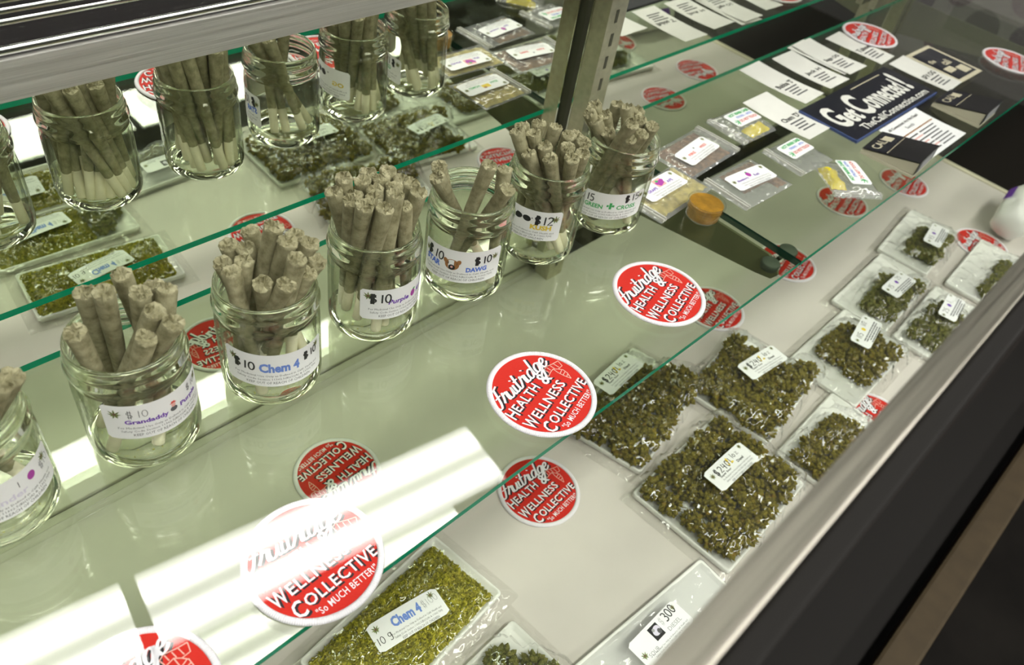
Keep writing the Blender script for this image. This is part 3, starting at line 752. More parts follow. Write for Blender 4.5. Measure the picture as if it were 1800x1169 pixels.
JLAB = ['hand rolled joint leaning in the jar with the lilac lettered label', 'hand rolled joint standing in the jar with purple lettering and pencilled prices', 'hand rolled joint standing in the jar with large soft blue lettering',
        'hand rolled joint packed upright in the fullest jar, the one with a grape picture', 'hand rolled joint leaning in the half empty jar with the dog picture', 'hand rolled joint standing in the jar with the sunglasses picture', 'hand rolled joint standing in the jar with the green cross']
JGRP = ['joints in the lilac lettered jar', 'joints in the purple lettered jar', 'joints in the blue lettered jar', 'joints in the fullest jar', 'joints in the dog picture jar', 'joints in the sunglasses jar', 'joints in the green cross jar']
for ji, lst in enumerate(JOINTS):
    for (ax, ay, az_, bx, by, bz) in lst:
        a = Vector((ax, ay, az_)); b = Vector((bx, by, bz)); d = b - a
        t = thing('rolled_joint', JLAB[ji], 'joint', a, 0, JGRP[ji])
        q = d.to_track_quat('Z', 'Y') @ Matrix.Rotation(rnd.uniform(0, 6.28), 3, 'Z').to_quaternion()
        t.rotation_mode = 'QUATERNION'; t.rotation_quaternion = q; t.scale = (1, 1, d.length / JL)
        bd, tp = JV[rnd.randrange(7)]
        link('paper_roll', bd, t); link('filter_tip', tp, t)

# ================================================================== embroidered patches
PR = .0437
def make_patch():
    t = thing('embroidered_patch', 'patch', 'patch', (0, 0, 0), 0, 'round red patches')
    MB().lathe([(0, .0002), (.0405, .0002), (.0405, .0014), (0, .0014)], 72).obj('red_field', M['twill'], t)
    MB().lathe([(.0392, .0004), (.0392, .0018), (.0402, .0026), (.0418, .0027), (.0430, .0021), (PR, .0010), (.0431, .0), (.0400, .0), (.0392, .0004)], 96).obj('stitched_border', M['stitch'], t, True)
    def txt(P, dx, dy, mat, off, nm):
        k = PR
        def T(s, x0, x1, y0, y1, **kw): P.text(s, (x0 + dx) * k, (x1 + dx) * k, (y0 + dy) * k, (y1 + dy) * k, mat, off=off, name=nm, **kw)
        script_word(P, 'Fruitridge', (-.80 + dx) * k, (.70 + dx) * k, (.405 + dy) * k, -.11, mat, off, nm, wid=.105)
        T('H', -.84, -.68, .06, .30, bold=.014, rot=-.03); T('EALTH', -.645, .08, .08, .27, bold=.016, rot=-.03, space=1.08)
        T('&', .20, .43, .0, .27, bold=.016)
        T('W', -.84, -.60, -.30, -.05, bold=.014); T('ELLNESS', -.565, .44, -.265, -.075, bold=.016, space=1.08)
        T('C', -.70, -.53, -.62, -.35, bold=.016); T('OLLECTIVE', -.495, .72, -.56, -.37, bold=.016, space=1.08)
    P = Print(); txt(P, .030, -.034, 'thread_black', .00150, 'lettering_shadow'); P.build(t)
    P = Print(); txt(P, 0, 0, 'thread', .00165, 'lettering')
    P.text('"So MUCH BETTER!"', -.47 * PR, .56 * PR, -.75 * PR, -.635 * PR, 'thread', off=.00165, bold=.008, space=1.08, name='lettering'); P.build(t)
    P = Print()
    # pale outline emblem: a bent wing over a tapering, hatched tail
    E_ = [[(.40, .08), (.46, .20), (.58, .24), (.72, .17), (.86, .12)], [(.86, .12), (.80, .0), (.68, .02), (.62, .10), (.52, .10), (.40, .08)],
          [(.62, .10), (.60, -.02), (.60, -.14), (.62, -.28)], [(.68, .02), (.72, -.06), (.70, -.16), (.62, -.28)],
          [(.50, .20), (.50, .12)], [(.58, .22), (.57, .12)], [(.66, .18), (.65, .08)], [(.74, .15), (.73, .03)], [(.60, -.06), (.71, -.04)], [(.60, -.12), (.71, -.11)], [(.61, -.19), (.68, -.18)]]
    P.strokes([[(a * PR, b * PR) for a, b in l] for l in E_], 0, 0, 1., .0007, 'thread_pale', 0, .0016, 'emblem'); P.build(t)
    return t
PATCH = make_patch()
PSPOTS = [
    (-.0917, -.2848, 0, 3, 'round red patch on the glass shelf in front of the purple lettered jar'),
    (.1224, -.2780, 0, 16, 'round red patch on the glass shelf in front of the fullest jar'),
    (.2967, -.2605, 0, 15, 'round red patch on the glass shelf in front of the sunglasses jar'),
    (-.2100, -.2980, 0, 14, 'round red patch on the glass shelf in front of the lilac lettered jar'),
    (1.0776, -.0810, .0012, 20, 'round red patch overlapping the edge of a white card on the glass shelf'),
    (1.2316, -.2541, 0, 20, 'round red patch at the dark far end of the glass shelf'),
    (.1947, -.2586, DZ, 4.5, 'round red patch on the deck under the shelf edge, beside the bag of ground herb'),
    (.0478, -.1139, DZ, -172, 'round red patch lying upside down on the deck beneath the jars'),
    (.5915, -.2056, DZ, 11, 'round red patch on the deck beyond the bag with the two gram label'),
    (.7729, -.2151, DZ, 12, 'round red patch on the deck below the shelf bracket pads'),
    (1.0024, -.1844, DZ, 12, 'round red patch on the deck beneath the crosswise bag of yellow sweets'),
    (1.1618, -.2218, DZ, 12, 'round red patch on the deck beneath the black carton at the shelf edge'),
    (.5940, -.4480, DZ, 12, 'round red patch on the deck tucked against the front rail'),
    (1.1020, -.3880, DZ, 12, 'round red patch on the deck beside the white paper roll'),
]
PSPOTS[8] = PSPOTS[8][:4] + ('round red patch on the deck overlapped by another red patch on the shelf above',)
for i, (x, y, z, a, lb) in enumerate(PSPOTS):
    o = PATCH if i == 0 else copy_tree(PATCH)
    o.location = (x, y, z); o.rotation_euler = (0, 0, R(a)); o['label'] = lb

# ================================================================== bags of buds on white trays
def bud_mesh(seed):
    r0 = random.Random(seed); mb = MB()
    ico = bmesh.new(); bmesh.ops.create_icosphere(ico, subdivisions=1, radius=1.0)
    iv = [q.co.copy() for q in ico.verts]; fi = [tuple(q.index for q in f.verts) for f in ico.faces]; ico.free()
    for k in range(62):
        z = 1 - 2 * (k + .5) / 62; a = k * 2.39996 + r0.uniform(-.3, .3); rr = math.sqrt(max(0, 1 - z * z))
        n_ = Vector((rr * math.cos(a), rr * math.sin(a), z))
        c_ = Vector((n_.x * .82, n_.y * .72, n_.z * .60)) * (1 + .28 * noise.noise(n_ * 1.7 + Vector((seed * 3.1, 0, 0))))
        s = r0.uniform(.17, .30); q = n_.to_track_quat('Z', 'Y').to_matrix() @ Matrix.Rotation(r0.uniform(0, 6), 3, 'Z')
        mb.add([c_ + q @ Vector((p_.x * s * .8, p_.y * s * .8 * r0.uniform(.8, 1.2), p_.z * s * 1.35)) for p_ in iv], fi)
    for _ in range(26):      # thin leaf tips
        n_ = Vector((r0.gauss(0, 1), r0.gauss(0, 1), r0.gauss(0, .7))).normalized()
        c_ = Vector((n_.x * .85, n_.y * .75, n_.z * .65)); t_ = n_.orthogonal().normalized() * .07
        e_ = c_ + n_ * r0.uniform(.25, .5) + Vector((r0.uniform(-.2, .2), r0.uniform(-.2, .2), 0))
        mb.add([c_ + t_, c_ - t_, e_], [(0, 1, 2)])
    return mb.v, mb.f
_bv = [bud_mesh(s) for s in range(6)]
def _mk(i, mat):
    mb = MB(); mb.add(*_bv[i]); return mb.mesh('flower_bud', mat, True)
BUDS = {'bud': [_mk(i, M['bud']) for i in range(6)], 'bud_green': [_mk(i, M['bud_green']) for i in range(6)]}

def rr_loop(w_, h_, rc, z, n=5):
    out_ = []
    for (sx, sy, a0) in ((1, 1, 0), (-1, 1, 90), (-1, -1, 180), (1, -1, 270)):
        for k in range(n + 1):
            a = R(a0 + 90 * k / n); out_.append((sx * (w_ / 2 - rc) + rc * math.cos(a), sy * (h_ / 2 - rc) + rc * math.sin(a), z))
    return out_
def tray_mesh(L, W):
    loops = [rr_loop(L - .004, W - .004, .003, .0, 3), rr_loop(L, W, .004, .003, 3), rr_loop(L, W, .004, .0075, 3), rr_loop(L - .001, W - .001, .0036, .0082, 3), rr_loop(L - .005, W - .005, .003, .0078, 3), rr_loop(L - .010, W - .010, .002, .0040, 3)]
    n_ = len(loops[0]); mb = MB(); vs_ = [q for l in loops for q in l]
    fs = [tuple(range(n_ - 1, -1, -1)), tuple((len(loops) - 1) * n_ + k for k in range(n_))]
    for i in range(len(loops) - 1):
        for k in range(n_):
            k2 = (k + 1) % n_; fs.append((i * n_ + k, i * n_ + k2, (i + 1) * n_ + k2, (i + 1) * n_ + k))
    return mb.add(vs_, fs).mesh('foam_tray', M['foam'], True)

def paper_label(parent, W_, H_, u, v, rz, zfn, draw, rc=.0022, bend=0., name='label'):
    ca, sa = math.cos(rz), math.sin(rz)
    z00 = max(zfn(u + (a * ca - b * sa), v + (a * sa + b * ca)) for a in (-W_ / 2, 0, W_ / 2) for b in (-H_ / 2, 0, H_ / 2))
    def mp(a, b, off):
        x, y = u + a * ca - b * sa, v + a * sa + b * ca
        return Vector((x, y, z00 + .0006 + off + bend * (1 - (2 * a / W_) ** 2)))
    mb = MB(); rounded_sheet(mb, W_, H_, mp, 0., rc, 16); lb = mb.obj(name, M['paper'], parent, True)
    P = Print(mp); draw(P); P.build(lb); return lb

def tray_bag(label, cx, cy, L, W, rz, seed, buds=None, herb=None, lab=None, z=DZ, group='bags of buds on the deck', budlabel='', budgroup='', film='film', flap=(.012, .012), wr=1.0, budz=.0035):
    r0 = random.Random(seed)
    t = thing('bag_of_buds', label, 'bag', (cx, cy, z), R(rz), group)
    link('foam_tray', tray_mesh(L, W), t)
    blobs = []
    if buds:
        u0, u1, v0, v1, n, ra, rb, mt = buds
        cols_ = max(1, round(math.sqrt(n * (u1 - u0) / max(.001, v1 - v0)))); rows_ = max(1, math.ceil(n / cols_))
        k = 0
        for i in range(cols_):
            for j in range(rows_):
                if k >= n: break
                k += 1
                s = r0.uniform(ra, rb)
                x = u0 + (u1 - u0) * (i + .5) / cols_ + r0.uniform(-.004, .004); y = v0 + (v1 - v0) * (j + .5) / rows_ + r0.uniform(-.004, .004)
                blobs.append((x, y, s))
                o = link('flower_bud', BUDS[mt][r0.randrange(6)])
                o.scale = (s, s * r0.uniform(.85, 1.1), s * .85); a = R(rz); zb = z + budz + s * .62
                o.location = (cx + x * math.cos(a) - y * math.sin(a), cy + x * math.sin(a) + y * math.cos(a), zb)
                o.rotation_euler = (r0.uniform(-.25, .25), r0.uniform(-.25, .25), r0.uniform(0, 6.28))
                tag(o, budlabel, 'bud', budgroup)
    hz = lambda x, y: 0.
    if herb:
        u0, u1, v0, v1, top, nfl = herb
        def hz(x, y):
            e = min((x - u0) / .012, (u1 - x) / .012, (y - v0) / .010, (v1 - y) / .010, 1.)
            if e <= 0: return 0.
            return .0035 + top * math.sqrt(min(1., e)) * (.8 + .3 * noise.noise(Vector((x * 60, y * 60, seed))))
        mb = MB()
        mb.grid(46, 26, lambda a, b: (u0 + (u1 - u0) * a, v0 + (v1 - v0) * b, max(.0036, hz(u0 + (u1 - u0) * a, v0 + (v1 - v0) * b) - .001)))
        for _ in range(nfl):
            x = r0.uniform(u0, u1); y = r0.uniform(v0, v1); h_ = hz(x, y)
            if h_ <= .004 and r0.random() < .8: continue
            s = r0.uniform(.0014, .0036); c_ = Vector((x, y, max(.0045, h_) + r0.uniform(-.0006, .0020)))
            d1 = Vector((r0.gauss(0, 1), r0.gauss(0, 1), r0.gauss(0, .6))).normalized() * s; d2 = Vector((r0.gauss(0, 1), r0.gauss(0, 1), r0.gauss(0, .6))).normalized() * s * .6
            d3 = Vector((0, 0, s * .7))
            mb.add([c_ - d1, c_ - d2, c_ + d1, c_ + d2, c_ + d3], [(0, 1, 4), (1, 2, 4), (2, 3, 4), (3, 0, 4)])
        tag(mb.obj('ground_herb', M['shake'], t), kind='stuff')
    def hgt(x, y):
        h_ = max(0., hz(x, y))
        for bx, by, s in blobs:
            d2 = ((x - bx) ** 2 + (y - by) ** 2) / (1.35 * s) ** 2
            if d2 < 1: h_ = max(h_, budz + s * .62 + s * .78 * math.sqrt(1 - d2 * .8))
        return h_
    fx, fy = flap
    def film_pt(a, b):
        x = (a - .5) * (L + 2 * fx); y = (b - .5) * (W + 2 * fy)
        e = min((L / 2 + fx - abs(x)) / (fx + .006), (W / 2 + fy - abs(y)) / (fy + .006), 1.)
        base = .0008 + .0092 * max(0., min(1., e))
        acc = sum(hgt(x + dx, y + dy) for dx in (-.006, 0, .006) for dy in (-.006, 0, .006)) / 9
        top = max(base, max(acc, hgt(x, y)) + .0022 if acc > .001 else base)
        q = Vector((x * 38, y * 38, seed * 7.3))
        w1 = 1 - abs(noise.noise(q)) * 2.2; w2 = 1 - abs(noise.noise(q * 2.3 + Vector((5, 1, 0)))) * 2.2
        wrk = (max(0, w1) ** 3 * .0040 + max(0, w2) ** 3 * .0018) * wr * max(0., min(1., e))
        return (x, y, top + wrk)
    mb = MB(); mb.grid(64, 40, film_pt); mb.obj('plastic_film', M[film], t, True)
    if lab:
        u, v, ra_, W_, H_, fn = lab
        paper_label(t, W_, H_, u, v, R(ra_ - rz), lambda x, y: film_pt(x / (L + 2 * fx) + .5, y / (W + 2 * fy) + .5)[2], fn, bend=.0015)
    return t

def dl_chem(weight=True):
    def f(P):
        P.leaf(-.0285, .0065, .0048); P.leaf(.0275, .0085, .0045)
        P.text('Chem 4', -.0145, .0145, -.0005, .0095, 'ink_cyanblue', bold=.045, name='heading')
        P.hand('10', -.0325, -.0075, .0068, .0006, 'ink', 0, .85); P.hand('g', -.0225, -.0055, .0068, .0006, 'ink')
        P.hand('$100', .0165, .0010, .0068, .00035, 'pencil', .1, .7)
        fine_print(P, -.019, .0305, -.0030, .0034)
    return f
def dl_ounce(price, amt, icon='ink_yellow', words=('Super Sour', 'Diesel')):
    def f(P):
        P.leaf(-.0285, .0045, .0045); P.leaf(.0285, .0095, .0040)
        P.hand(price, -.0235, .0010, .0078, .0010, 'ink', 0, .82); P.hand(amt, .0085, .0045, .0066, .0007, 'ink', .03, .8)
        P.disc(.0005, .0075, .0014, .0030, icon, rot=-.3); P.disc(.0045, .0025, .0020, .0012, icon, .00015); P.disc(-.0015, .0025, .0010, .0016, icon, .00016)
        P.text(words[0], -.0225, -.0035, -.0030, .0000, 'ink', bold=.02, name='heading'); P.text(words[1], .0095, .0205, -.0022, .0010, 'ink', bold=.02, name='heading')
        fine_print(P, -.0225, .0285, -.0035, .0033)
    return f
def dl_small(icon, price='115', amt='1/2'):
    def f(P):
        P.leaf(-.0265, .0045, .0038); P.leaf(.0255, .0085, .0034)
        P.hand(price, -.0205, .0015, .0072, .0008, 'ink', 0, .8); P.hand(amt, .0065, .0045, .0066, .0008, 'ink', 0, .8)
        P.disc(-.0005, .0045, .0028, .0032, icon); fine_bars(P, -.021, .027, -.0015, .0030, 4)
    return f
def dl_sour(P):
    P.leaf(-.0285, -.0035, .0045); P.leaf(.0270, .0085, .0035)
    P.hand('300', .0115, .0030, .0085, .0011, 'ink', .1, .7); P.hand('$', .0055, .0035, .0068, .0003, 'pencil')
    P.rect(-.0095, .0025, -.0025, .0105, 'ink', .00012); P.disc(-.0025, .0045, .0052, .0038, 'ink_lilac', .00014, 16, rot=.5); P.disc(-.0005, .0025, .0022, .0026, 'ink_grey', .00016, 12); P.disc(-.005, .0065, .0016, .0016, 'pencil', .00017, 10)
    P.text('SOUR', -.0255, -.0125, -.0085, -.0045, 'pencil', bold=.0, name='heading'); P.text('DIESEL', .0070, .0250, -.0045, -.0005, 'pencil', bold=.0, name='heading')
    fine_print(P, -.0225, .0285, -.0065, .0028)

tray_bag('bag of bright green ground herb with a blue lettered ten gram label', -.003, -.284, .165, .086, 6.5, 1,
         herb=(-.078, .074, -.038, .036, .011, 6500), lab=(.002, -.001, -8, .0700, .0275, dl_chem()), group='bags of ground herb', wr=.55)
tray_bag('bag of ground herb and loose green buds next to the ten gram bag', -.010, -.3865, .170, .082, 2.5, 2,
         herb=(-.080, .034, -.036, .034, .011, 3600), buds=(.034, .078, -.032, .032, 5, .012, .015, 'bud_green'), lab=(-.018, -.002, -5, .0700, .0275, dl_chem()), group='bags of ground herb',
         budlabel='light green bud in the bag next to the ten gram bag', budgroup='buds beside the ground herb')
tc = tray_bag('blue lettered bag of ground herb propped up against the front pane', -.020, -.4600, .170, .066, 2, 13,
         herb=(-.080, .078, -.025, .025, .010, 2600), lab=(-.010, -.001, 0, .0700, .0260, dl_chem()), group='bags of ground herb', flap=(.008, .002))
tc.rotation_euler = (R(-26), 0, R(2)); tc.location.z = DZ + .0165
tray_bag('bag of olive buds half under the glass shelf edge, priced 240', .364, -.2520, .165, .094, 12.5, 3,
         buds=(-.080, .080, -.044, .044, 26, .0130, .0175, 'bud'), lab=(.008, .034, 5.6, .0700, .0275, dl_ounce('$240!', '1oz')), budlabel='olive bud in the bag half under the glass shelf edge', budgroup='buds in the bag half under the shelf edge', flap=(.014, .008))
tray_bag('bag of olive buds with a tilted label, beyond the shelf edge and below a patch', .512, -.320, .150, .112, 7.5, 4,
         buds=(-.070, .072, -.052, .052, 26, .0130, .0175, 'bud'), lab=(.014, .003, -6, .0700, .0275, dl_ounce('$240', '1oz')), budlabel='olive bud in the bag beyond the shelf edge with the tilted label', budgroup='buds in the bag with the tilted label', flap=(.012, .008))
tray_bag('largest bag of olive buds, beside the smooth white bag, priced 240', .348, -.3840, .160, .122, 2, 5,
         buds=(-.072, .076, -.055, .055, 30, .0130, .0175, 'bud'), lab=(.012, .004, 0, .0700, .0275, dl_ounce('$240!', '1oz')), budlabel='olive bud in the largest bag beside the smooth white bag', budgroup='buds in the largest bag', flap=(.012, .007))
tray_bag('unlabelled bag of olive buds in crinkled film near the front rail', .512, -.4340, .142, .078, 2, 6,
         buds=(-.064, .060, -.034, .022, 15, .0120, .0160, 'bud'), budlabel='olive bud in the unlabelled crinkled bag near the front rail', budgroup='buds in the unlabelled bag', flap=(.014, .008), wr=1.8)
tray_bag('bag with a round clump of olive buds on a white sheet, priced 115', .664, -.3740, .160, .098, 1, 7,
         buds=(-.036, .062, -.042, .034, 19, .0120, .0160, 'bud'), lab=(.032, .002, 11, .0640, .0270, dl_small('ink_yellow', '115', '1/2')), budlabel='olive bud in the bag with a round clump on a white sheet', budgroup='buds in the round clump bag')
tray_bag('bag of green buds with a purple printed label next to the round clump bag', .832, -.3400, .172, .082, 2.5, 8,
         buds=(-.062, .070, -.034, .008, 16, .0115, .0150, 'bud_green'), lab=(.000, -.014, 0, .0640, .0270, dl_small('ink_purple', '15', '25')), budlabel='green bud in the purple labelled bag next to the round clump bag', budgroup='buds in the nearer purple labelled bag')
tray_bag('bag of green buds with a purple printed label, farthest along its row', 1.005, -.3180, .160, .080, 6, 9,
         buds=(-.050, .068, -.034, .006, 14, .0115, .0150, 'bud_green'), lab=(-.002, -.018, 9, .0640, .0270, dl_small('ink_purple', '45', '1')), budlabel='green bud in the farthest purple labelled bag', budgroup='buds in the farther purple labelled bag')
tray_bag('white wrapped bag of pale green buds with a crumpled label beside the front rail', .8350, -.4230, .165, .066, 3, 10,
         buds=(-.065, .062, -.024, .020, 14, .0105, .0140, 'bud_green'), lab=(.018, -.004, 8, .0600, .0250, dl_small('ink_purple', '25', '1')), budlabel='green bud in the bag with a crumpled label', budgroup='buds in the crumpled label bag', wr=1.6, flap=(.010, .005))
tray_bag('white wrapped bag of pale green buds near the white paper roll', 1.025, -.4280, .170, .082, 3, 11,
         buds=(-.074, .050, -.036, -.004, 14, .0105, .0140, 'bud_green'), budlabel='green bud in the white wrapped bag near the paper roll', budgroup='buds in the white wrapped bag', flap=(.008, .005))
tray_bag('smooth white bag with a 300 price label beside the front rail', .1680, -.4540, .180, .082, -4, 12,
         buds=(-.070, .080, -.034, -.010, 12, .0085, .0110, 'bud_green'), lab=(-.006, .012, 0, .0680, .0270, dl_sour), film='film_grey', wr=.5, budlabel='green bud showing at the edge of the smooth white bag', budgroup='buds in the smooth white bag', flap=(.006, .003))

# white paper roll at the far end of the deck
t = thing('crumpled_paper', 'white crumpled paper roll with a blue mark at the far end of the deck', 'paper', (1.205, -.395, DZ + .030), R(6))
mb = MB()
def _roll(a, b):
    k = (1 - abs(2 * a - 1) ** 7) ** .5; c_, s_ = math.cos(6.28319 * b), math.sin(6.28319 * b)
    n_ = 1 + .14 * noise.noise(Vector((a * 5, c_ * 1.6, s_ * 1.6))) + .05 * noise.noise(Vector((a * 16, c_ * 5, s_ * 5)))
    return ((a - .5) * .135, .0285 * c_ * k * n_, .0285 * s_ * k * n_)
mb.grid(40, 48, _roll)
mb.obj('paper_wrap', M['foam'], t, True)
mb = MB(); mb.grid(6, 6, lambda a, b: (-.01 + a * .045, .0318 * math.cos(R(200 + b * 28)) * -1, -.0312 * math.sin(R(200 + b * 28)))); mb.obj('blue_mark', M['ink_purple'], t, True)

# ================================================================== small zip bags on the shelf
def zip_bag(label, cx, cy, L, W, rz, zip_end, fill, lab, seed, group='small zip bags on the shelf', puff=.0035, z=0., film='film_grey', name='zip_bag'):
    t = thing(name, label, 'bag', (cx, cy, z), R(rz), group)
    def top(x, y):
        e = min((L / 2 - abs(x)) / .012, (W / 2 - abs(y)) / .010, 1.)
        e = max(0., e); q = Vector((x * 70, y * 70, seed * 3.7))
        return .0010 + puff * e ** .7 + .0010 * e * noise.noise(q) + max(0, 1 - abs(noise.noise(q * 1.6)) * 2.4) ** 3 * .0009 * e
    mb = MB(); mb.grid(34, 22, lambda a, b: ((a - .5) * L, (b - .5) * W, top((a - .5) * L, (b - .5) * W)))
    mb.grid(2, 2, lambda a, b: ((a - .5) * L, (b - .5) * W, .0004)); mb.obj('plastic_film', M[film], t, True)
    s = zip_end
    zs = MB()
    for k in (0., .0042): zs.box(s * (L / 2 - .0042 - k) - .0011, s * (L / 2 - .0042 - k) + .0011, -W / 2, W / 2, .0003, .0042)
    zs.obj('zip_strip', M['zip'], t)
    if fill:
        for (u0, u1, v0, v1, h_, mt, nm) in fill:
            def fl(a, b):
                x = u0 + (u1 - u0) * a; y = v0 + (v1 - v0) * b
                e = min(a, 1 - a, b, 1 - b) * 5; nz = noise.noise(Vector((x * 120, y * 120, seed)))
                return (x + .002 * noise.noise(Vector((y * 150, seed, 1))), y + .002 * noise.noise(Vector((x * 150, seed, 2))), .0006 + max(0., min(1., e)) * h_ * (.8 + .4 * nz))
            mb = MB(); mb.grid(18, 14, fl); mb.obj(nm, M[mt], t, True)
    u, v, ra_, W_, H_, fn = lab
    paper_label(t, W_, H_, u, v, R(ra_), top, fn, bend=.0006)
    return t

def dz_std(icon_fn, a, b, mat, aw=(-.0225, -.0065), bw=(.0105, .0225)):
    def f(P):
        P.leaf(-.0275, .0015, .0044); P.leaf(.0275, .0085, .0044)
        icon_fn(P)
        P.text(a, aw[0], aw[1], -.0015, .0025, mat, bold=.03, name='heading'); P.text(b, bw[0], bw[1], -.0010, .0030, mat, bold=.03, name='heading')
        fine_print(P, -.0225, .0275, -.0025, .0034)
    return f
def ic_grape(P):
    P.rect(-.0055, .0085, -.0010, .0115, 'ink_pink', .00011)
    for k, (x, y) in enumerate(((0, .002), (.003, .003), (.006, .004), (.001, .005), (.004, .0062), (.0075, .0068), (-.002, .005))): P.disc(x, y, .0024, .0024, 'ink_magenta', .00013 + k * .000006)
    P.disc(.0005, .0080, .0022, .0018, 'ink_green', .0002)
def ic_lemon(P):
    P.rect(-.0050, .0070, .0005, .0075, 'ink_yellow', .00012); P.disc(-.002, .0065, .0022, .0018, 'ink_brown', .00016)
def ic_berry(P):
    P.disc(.0005, .0050, .0034, .0040, 'ink_magenta', .00013); P.disc(.0005, .0092, .0016, .0010, 'ink_green', .00016)
def ic_dot(P): P.disc(.000, .0055, .0013, .0015, 'ink_grey', .00013)

LZ = (.0660, .0270)
zip_bag('small zip bag of golden powder with a grape picture on its label', .4340, -.1650, .104, .054, 4, -1, [(-.040, .048, -.022, .024, .0022, 'kief', 'golden_powder')], (-.001, .008, -2, *LZ, dz_std(ic_grape, 'GRAPE', 'APE', 'ink_purple', (-.0245, -.0085), (.0105, .0205))), 1)
zip_bag('small zip bag of golden powder with a yellow picture on its label', .4180, -.0960, .080, .064, -2, 1, [(-.036, .030, -.028, .028, .0028, 'kief', 'golden_powder')], (-.008, -.006, 2, *LZ, dz_std(ic_lemon, 'LEMON', 'HAZE', 'ink_green')), 2)
zip_bag('small zip bag of brown hash with red lettering on its label', .5310, -.1330, .106, .060, 3, 1, [(-.046, .036, -.026, .026, .0016, 'hash', 'brown_hash')], (-.004, -.003, 4, *LZ, dz_std(ic_dot, 'FIRE', 'WRECK', 'ink_red', (-.0185, -.0055), (.0075, .0215))), 3)
zip_bag('small zip bag of brown hash with a purple berry on its label', .5310, -.2060, .094, .060, -2, -1, [(-.020, .042, -.010, .026, .0016, 'hash', 'brown_hash'), (.025, .044, -.024, .0, .0016, 'hash', 'brown_hash')], (.006, .002, -4, *LZ, dz_std(ic_berry, 'Blackberry', 'Kush', 'ink_purple', (-.0225, -.0040), (.0060, .0150))), 4)

def dz_hot(P):
    P.leaf(-.0215, -.0075, .0001); 
    P.text('HOT MAMA DABS', -.0175, .0225, .0060, .0115, 'ink_green', bold=.05, name='heading')
    P.text('STRONG 1 - SATIVA', -.0105, .0215, .0000, .0040, 'ink_blue', bold=.03, name='heading')
    P.text('DO NOT TOUCH', -.0125, .0215, -.0080, -.0030, 'ink_red', bold=.03, name='heading')
    for a, l in ((200, 1.), (160, 1.), (120, .9), (80, .7), (235, .8)): P.strokes([[(0, 0), (math.cos(R(a)) * l, math.sin(R(a)) * l)]], -.0150, -.0060, .0065, .0012, 'ink_green', 0, .00014, 'sprig')
G = ('gummy', 'yellow_sweets')
HOT = (.0480, .0270)
zip_bag('small zip bag of yellow sweets next to the red lettered bag', .6340, -.1285, .072, .058, -2, -1, [(-.010, .030, -.024, -.006, .0075, *G), (.018, .032, .010, .024, .0060, *G)], (.003, .004, 0, *HOT, dz_hot), 5, 'bags of yellow sweets', .0085)
zip_bag('small zip bag lettered in green, blue and red with no sweets showing', .6380, -.2080, .072, .056, -4, -1, None, (.003, .008, 4, *HOT, dz_hot), 6, 'bags of yellow sweets', .0045)
zip_bag('small zip bag of yellow sweets lying crosswise at the shelf edge above a patch', .6440, -.2710, .068, .060, 54, -1, [(-.018, .024, .008, .027, .0080, *G)], (.004, -.006, 0, *HOT, dz_hot), 7, 'bags of yellow sweets', .0085)

# round cup of amber wax
t = thing('wax_cup', 'small clear round cup of amber wax beside the golden powder bag', 'container', (.4330, -.2120, 0), 0)
MB().lathe([(0, .0002), (.0165, .0002), (.0176, .0015), (.0186, .0130), (.0186, .0135), (.0198, .0138), (.0200, .0142), (.0200, .0188), (.0196, .0194), (.0186, .0194), (.0184, .0180)], 48).obj('clear_cup', M['cup_glass'], t, True)
MB().lathe([(0, .0010), (.0158, .0010), (.0168, .0022), (.0178, .0130), (.0180, .0172), (.0170, .0175), (0, .0172)], 40).obj('amber_wax', M['wax'], t)

# ================================================================== cards, sign, sheet, cartons
def rect_card(mb, w_, h_, bend=0., nx=10, off=0., th=.0004):
    f = lambda u: bend * (2 * u / h_) ** 2
    mb.grid(2, nx, lambda a, b: ((a - .5) * w_, (b - .5) * h_, off + th + f((b - .5) * h_)))
    mb.grid(2, nx, lambda a, b: ((a - .5) * w_, (b - .5) * h_, off + f((b - .5) * h_)))
def name_card(label, cx, cy, w_, h_, rz, words, z=0., bend=.002, lines=4):
    t = thing('strain_card', label, 'card', (cx, cy, z), R(rz), 'white name cards on the shelf')
    mb = MB(); rect_card(mb, w_, h_, bend); mb.obj('card_sheet', M['card'], t, True)
    P = Print(lambda u, v, off: Vector((u, v, .0006 + off + bend * (2 * v / h_) ** 2)))
    P.text(words, -.020, .020, -.010, -.001, 'ink', bold=.02, name='heading')
    for k in range(lines):
        P.rect(-.016 + .002 * (k % 2), .016 - .004 * (k % 3), -.0165 - k * .0058, -.0140 - k * .0058, 'ink_grey', .00012, 'small_lines')
    P.disc(.0, .030, .006, .003, 'card', .00011, 12); P.build(t); return t
name_card("white name card lying against the corner of the navy sign, beside the yellow sweets", .7145, -.1465, .0585, .100, 0, "Chem 'D'")
name_card("white name card with its far corner over the rear shelf edge, beside the navy sign", .7900, -.0915, .0530, .104, 2, "Bubba 'S'")
name_card("white name card between the two other cards along the rear shelf edge", .8680, -.0930, .0560, .096, 0, "Jack H")
name_card("white name card with a second card slipped beneath its end", .9360, -.0855, .0530, .098, 0, "Sage OG", .0006)
name_card("white name card pushed partly under a red patch", 1.0200, -.0940, .0500, .094, 3, "Tahoe", 0., .0)
name_card("white name card lying beside the framed black card", 1.0370, -.1945, .0540, .094, 2, "SFV OG", 0., .001)
name_card("lower white card of the overlapping pair, mostly covered", .9300, -.0800, .0530, .094, 3, "Larry", 0., .0, 0)

